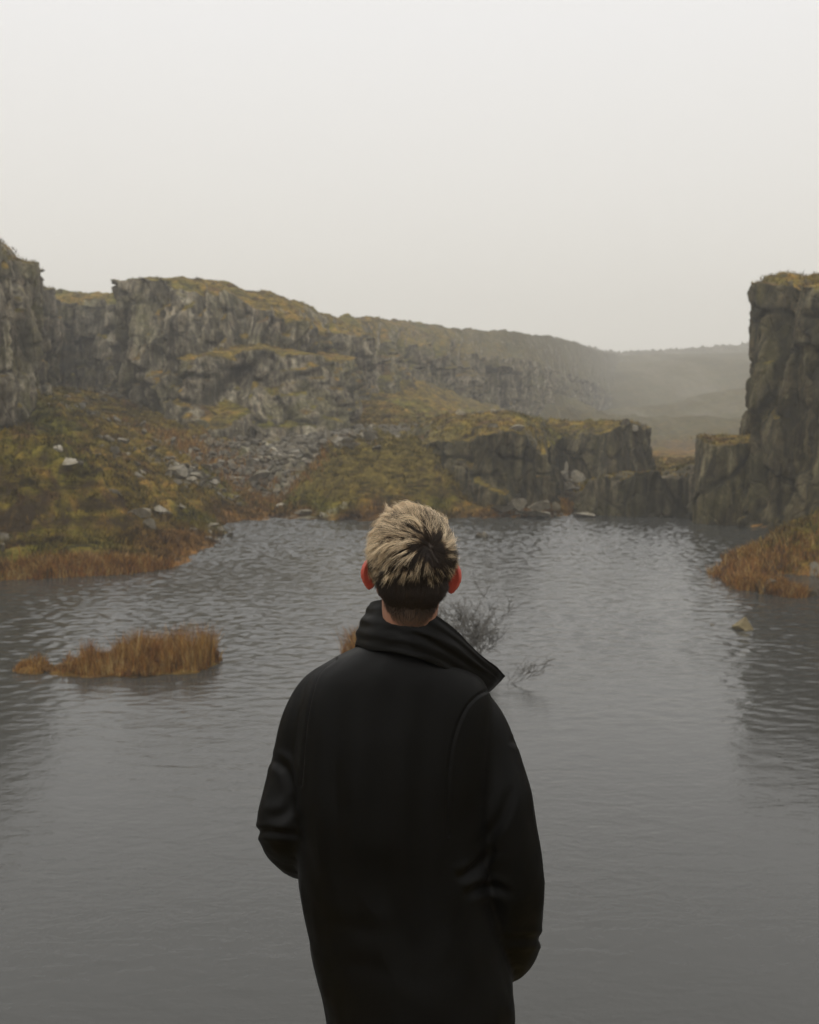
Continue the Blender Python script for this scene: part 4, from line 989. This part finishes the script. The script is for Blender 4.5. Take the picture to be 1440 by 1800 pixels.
onset = hr.uniform(0.0, 0.26, NL) + 0.26 * below + 0.16 * cen_
toneL = blond[near][:, None] * sstep(0, 1, (tt[..., 0] - onset[near][:, None]) / 0.22) * hr.uniform(0.72, 1.1, NS)[:, None]
rad = 0.00028 * (1 - 0.65 * tt[..., 0] ** 2) * np.ones((NS, 1))
# short dark hair at the sides and the nape, and a dark under-layer
SR = cand; N2 = 24000; s2 = roots(SR, N2); p2 = hl[s2]; n2 = nn[s2] @ Rm
len2 = np.interp(p2[:, 2] - hairline(p2[:, 1]), [0, .03, .07, .10], [.003, .009, .019, .022]) * hr.uniform(.7, 1.2, N2)
dn = np.array([[0.0, 0.0, -1.0]]) * 1.0 + 0 * p2; hi = sstep(.03, .07, p2[:, 2:3]); dn = dn * (1 - hi) + flow(p2, n2) * hi
fly = hr.uniform(0, 1, NS) < 0.03; sp_path[fly] += np.cumsum(hr.normal(0, 0.0011, (fly.sum(), K, 3)), 1) * (tt > 0)
K2 = 4; pa2 = np.zeros((N2, K2, 3)); pa2[:, 0] = p2
for k in range(1, K2):
    dd = dn - n2 * (dn * n2).sum(1, keepdims=True); dd = dd / (np.linalg.norm(dd, axis=1, keepdims=True) + 1e-6) + n2 * 0.42 + hr.normal(0, .18, (N2, 3))
    pa2[:, k] = pa2[:, k - 1] + dd / np.linalg.norm(dd, axis=1, keepdims=True) * (len2 / (K2 - 1))[:, None]
V1, F1 = strands(hd(sp_path.reshape(-1, 3)).reshape(NS, K, 3), rad, 3)
V2, F2 = strands(hd(pa2.reshape(-1, 3)).reshape(N2, K2, 3), 0.00026 * np.linspace(1, .4, K2)[None] * np.ones((N2, 1)), 3)
hair = mesh_obj('hair', np.concatenate([V1, V2]), np.concatenate([F1, F2 + len(V1)]), None, man); hair.matrix_parent_inverse = Matrix.Translation(-pinv)
attr(hair, 'tone', np.r_[np.repeat(toneL.ravel(), 3), np.repeat(hr.uniform(0, .14, N2) ** 1.3, 3 * K2)])
n = N('bleached_hair')
n.link(n.ramp(n.attr('tone'), [(0.0, (0.018, 0.011, 0.007)), (0.25, (0.10, 0.062, 0.034)), (0.55, (0.44, 0.32, 0.19)), (1.0, (0.92, 0.76, 0.53))]), n.b.inputs['Base Color'])
n.b.inputs['Roughness'].default_value = 0.45; n.b.inputs['Specular IOR Level'].default_value = 0.35
hair.data.materials.append(n.m)

# jacket ----------------------------------------------------------
n = N('black_cotton')
wv = n.noise(420, 2, 0.6)
n.link(n.mix(n.noise(7, 4), (0.0016, 0.0016, 0.0015), (0.0036, 0.0034, 0.0030)), n.b.inputs['Base Color']); n.link(n.ramp(n.noise(14, 4), [(0.3, 0.42), (0.7, 0.60)]), n.b.inputs['Roughness'])
n.b.inputs['Specular IOR Level'].default_value = 0.11; n.b.inputs['Sheen Weight'].default_value = 0.0; n.b.inputs['Sheen Roughness'].default_value = 0.6
n.link(n.bump(wv, 0.35, 0.0006), n.b.inputs['Normal']); M['jacket'] = n.m
tj = [(1120, 655, 765, .072, .0), (1140, 628, 782, .084, .0), (1158, 592, 806, .098, .005), (1178, 560, 830, .110, .01), (1200, 540, 850, .120, .015), (1235, 526, 864, .128, .015), (1290, 518, 866, .134, .01), (1360, 514, 864, .137, .005), (1430, 518, 862, .135, 0), (1500, 524, 862, .130, 0), (1560, 529, 866, .132, 0), (1620, 543, 878, .138, 0), (1690, 556, 893, .145, 0), (1745, 568, 905, .147, 0), (1800, 577, 902, .148, 0), (1850, 583, 902, .149, 0)]
rg = []
for py, l, r_, ry, dy in tj[::-1]:
    a = PB(l, py); b = PB(r_, py); rg.append([(a[0] + b[0]) / 2, YB + dy, a[2], (b[0] - a[0]) / 2, ry])
rg = spline(rg, 60)
jp = [ring_loft(rg, 64, 2.35), tube(arm_rows(LA), 40, 28), tube(arm_rows(RA), 46, 28)]
me, v, nn = fuse(jp, 0.0062, 7, 1)
pxy = to_px(v)
def seg_d(p, poly):
    best = np.full(len(p), 1e9); sg = np.zeros(len(p)); par = np.zeros(len(p))
    poly = spline(poly, 60)
    for q_, (a, b) in enumerate(zip(poly[:-1], poly[1:])):
        ab = b - a; t = np.clip(((p - a) @ ab) / (ab @ ab), 0, 1); c = a + t[:, None] * ab; dd = np.linalg.norm(p - c, axis=1)
        s = np.sign(ab[0] * (p[:, 1] - a[1]) - ab[1] * (p[:, 0] - a[0])); m_ = dd < best; best = np.where(m_, dd, best); sg = np.where(m_, s, sg); par = np.where(m_, (q_ + t) / (len(poly) - 1), par)
    seg_d.par = par
    return best, sg
D = np.zeros(len(v)); backside = (nn[:, 1] < 0.15)
for poly in ([(866, 1212), (842, 1222), (820, 1246), (803, 1285), (793, 1330), (788, 1400), (790, 1470)], [(590, 1158), (560, 1185), (545, 1235), (536, 1300), (531, 1380)]):
    dd, sg = seg_d(pxy, poly); D += np.where(backside, -0.0030 * np.exp(-(dd / 2.4) ** 2) + 0.0010 * np.exp(-((dd - 5) / 4.0) ** 2) * (sg < 0), 0)
# folds: elbow creases, sleeve drape, back drape
for poly, wdt, dep in ([[(400, 1466), (470, 1462), (540, 1470)], 6, .004], [[(470, 1440), (500, 1430), (520, 1400)], 9, .004], [[(800, 1545), (835, 1530), (870, 1490)], 8, .006], [[(815, 1575), (860, 1560), (905, 1575)], 8, .005], [[(850, 1480), (880, 1440), (900, 1380)], 9, .004], [[(880, 1650), (935, 1652), (1010, 1640)], 7, .004],
                       [[(500, 1560), (600, 1625), (720, 1640)], 14, .0012], [[(520, 1720), (640, 1700), (760, 1730)], 16, .0010], [[(600, 1180), (590, 1400), (612, 1620)], 16, .004], [[(750, 1200), (742, 1450), (765, 1700)], 18, .004], [[(680, 1190), (668, 1400), (690, 1640)], 18, .003], [[(895, 1300), (915, 1310), (930, 1350)], 6, .003], [[(470, 1330), (500, 1350), (515, 1390)], 8, .004]):
    dd, sg = seg_d(pxy, poly); D += np.where(backside, np.sin(np.clip(seg_d.par, 0.0, 1) * math.pi) ** 0.8 * 1.05 * (-dep * np.exp(-(dd / wdt) ** 2) + 0.6 * dep * np.exp(-((dd - 1.9 * wdt) / wdt) ** 2)), 0)
wr1 = fbm(v[:, 0] * 5 + 0.3 * v[:, 2], v[:, 1] * 5, v[:, 2] * 2.2, 3, 401); wr2 = 1 - abs(fbm(v[:, 0] * 9, v[:, 1] * 9, v[:, 2] * 5, 3, 409)) * 3
low = sstep(5.45, 5.1, v[:, 2]) * 0 + np.clip((5.50 - v[:, 2]) / 0.35, 0.15, 1)
D += 0.010 * wr1 * low + 0.0040 * wr2 * low
setv(me, v + nn * D[:, None])
jk = finish(me, 'jacket', [M['jacket']], man)
# raised collar
bot = [(648, 1150, .17), (630, 1146, .10), (624, 1134, .03), (648, 1142, -.055), (695, 1148, -.098), (745, 1160, -.095), (795, 1182, -.055), (835, 1202, .0), (858, 1211, .06), (862, 1216, .12)]
top = [(672, 1070, .145), (654, 1062, .09), (654, 1058, .035), (676, 1054, -.035), (712, 1057, -.070), (752, 1073, -.068), (798, 1104, -.035), (842, 1148, .0), (874, 1174, .05), (889, 1188, .10)]
B_ = spline([PB(*q) for q in bot], 150); T_ = spline([PB(*q) for q in top], 150)
nv = 44; tv = np.linspace(0, 1, nv)[:, None, None]
G = B_[None] * (1 - tv) + T_[None] * tv
ax = np.array([0, YB + 0.0, 0]); outd = G - np.array([PB(712, 1100)[0], YB + 0.02, 0]); outd[..., 2] = 0; outd /= np.linalg.norm(outd, axis=-1, keepdims=True)
S_ = np.linspace(0, 1, 150)[None]; tvv = tv[..., 0]
fold = (1 - 0.85 * sstep(.84, 1, S_)) * (0.0011 * np.sin(2 * math.pi * (3.6 * tvv + 0.5 * S_ + 0.12 * fbm(S_ * 9, tvv * 3, 0, 2, 5))) * sstep(0, .12, tvv) * (1 - sstep(.9, 1, tvv)) + 0.004 * fbm(S_ * 5, tvv * 3.5, 0, 3, 77) + 0.006 * np.sin(tvv * math.pi))
G = G + outd * fold[..., None]; G[..., 2] += 0.0015 * fbm(S_ * 14, tvv * 2, 0, 3, 91) * tvv
th_ = 0.006
inner = G - outd * th_
Vc = np.concatenate([G.reshape(-1, 3), inner.reshape(-1, 3)]); Fo = grid_faces(nv, 150); n0 = nv * 150
ed = []
per = [(r_, 0) for r_ in range(nv)] + [(nv - 1, c_) for c_ in range(1, 150)] + [(r_, 149) for r_ in range(nv - 2, -1, -1)] + [(0, c_) for c_ in range(148, 0, -1)]
ids = [a * 150 + b for a, b in per]
for a, b in zip(ids, ids[1:] + ids[:1]): ed.append((a, b, b + n0, a + n0))
Fc = np.concatenate([Fo, Fo[:, ::-1] + n0, np.array(ed)])
colr = mesh_obj('collar', Vc, Fc, M['jacket'], jk)
colr.matrix_parent_inverse = Matrix.Identity(4)
bv = colr.modifiers.new('b', 'BEVEL'); bv.width = 0.0015; bv.segments = 2; bv.limit_method = 'ANGLE'
# trousers and boots
n = N('dark_trousers'); n.link(n.mix(n.noise(9, 3), (0.012, 0.012, 0.013), (0.02, 0.02, 0.022)), n.b.inputs['Base Color']); n.b.inputs['Roughness'].default_value = 0.9; M['trousers'] = n.m
n = N('boot_leather'); n.link(n.mix(n.noise(12, 3), (0.02, 0.015, 0.011), (0.035, 0.026, 0.018)), n.b.inputs['Base Color']); n.b.inputs['Roughness'].default_value = 0.6; M['boot'] = n.m
tp = [ring_loft([(0.020, YB, z, rx, ry) for z, rx, ry in ((4.72, .15, .115), (4.82, .16, .12), (4.95, .155, .115))])]
for sx in (-1, 1):
    cx = 0.020 + sx * 0.09; tp.append(tube([[cx - sx * .012, YB + .005, 4.86, .086], [cx, YB + .01, 4.66, .088], [cx + sx * .018, YB, 4.48, .072], [cx + sx * .026, YB - .01, 4.30, .066], [cx + sx * .03, YB - .01, 4.20, .062]], 24, 20))
me, v, nn = fuse(tp, 0.008, 3, 1); setv(me, v + nn * (0.004 * fbm(v[:, 0] * 9, v[:, 1] * 9, v[:, 2] * 12, 3, 55))[:, None]); finish(me, 'trousers', [M['trousers']], man)
for sx in (-1, 1):
    cx = 0.055 * sx * 0 + 0.025 + sx * 0.132
    bp = [tube([[cx, YB - .045, 4.125, .045], [cx + sx * .004, YB + .02, 4.125, .046], [cx + sx * .012, YB + .11, 4.118, .046], [cx + sx * .02, YB + .18, 4.112, .038]], 16, 18), tube([[cx, YB - .02, 4.14, .048], [cx, YB - .015, 4.26, .050]], 8, 18)]
    me, v, nn = fuse(bp, 0.006, 3, 0); v[:, 2] = np.maximum(v[:, 2], 4.072); setv(me, v); finish(me, 'boot', [M['boot']], man)


# ------------------------------------------------------------------ haze
def haze():
    v = [(x, y, z) for z in (-4.5, 60) for x, y in ((-430, -66), (430, -66), (430, 680), (-430, 680))]
    f = [(3, 2, 1, 0), (4, 5, 6, 7), (0, 1, 5, 4), (1, 2, 6, 5), (2, 3, 7, 6), (3, 0, 4, 7)]
    m = bpy.data.materials.new('mist'); m.use_nodes = True; t = m.node_tree; t.nodes.clear()
    o_ = t.nodes.new('ShaderNodeOutputMaterial'); p = t.nodes.new('ShaderNodeVolumePrincipled')
    p.inputs['Color'].default_value = (0.93, 0.92, 0.90, 1); p.inputs['Density'].default_value = 0.0016; p.inputs['Anisotropy'].default_value = 0.25
    t.links.new(p.outputs[0], o_.inputs['Volume'])
    o = mesh_obj('haze', v, f, m, smooth=False); tag(o, kind='stuff')
haze()
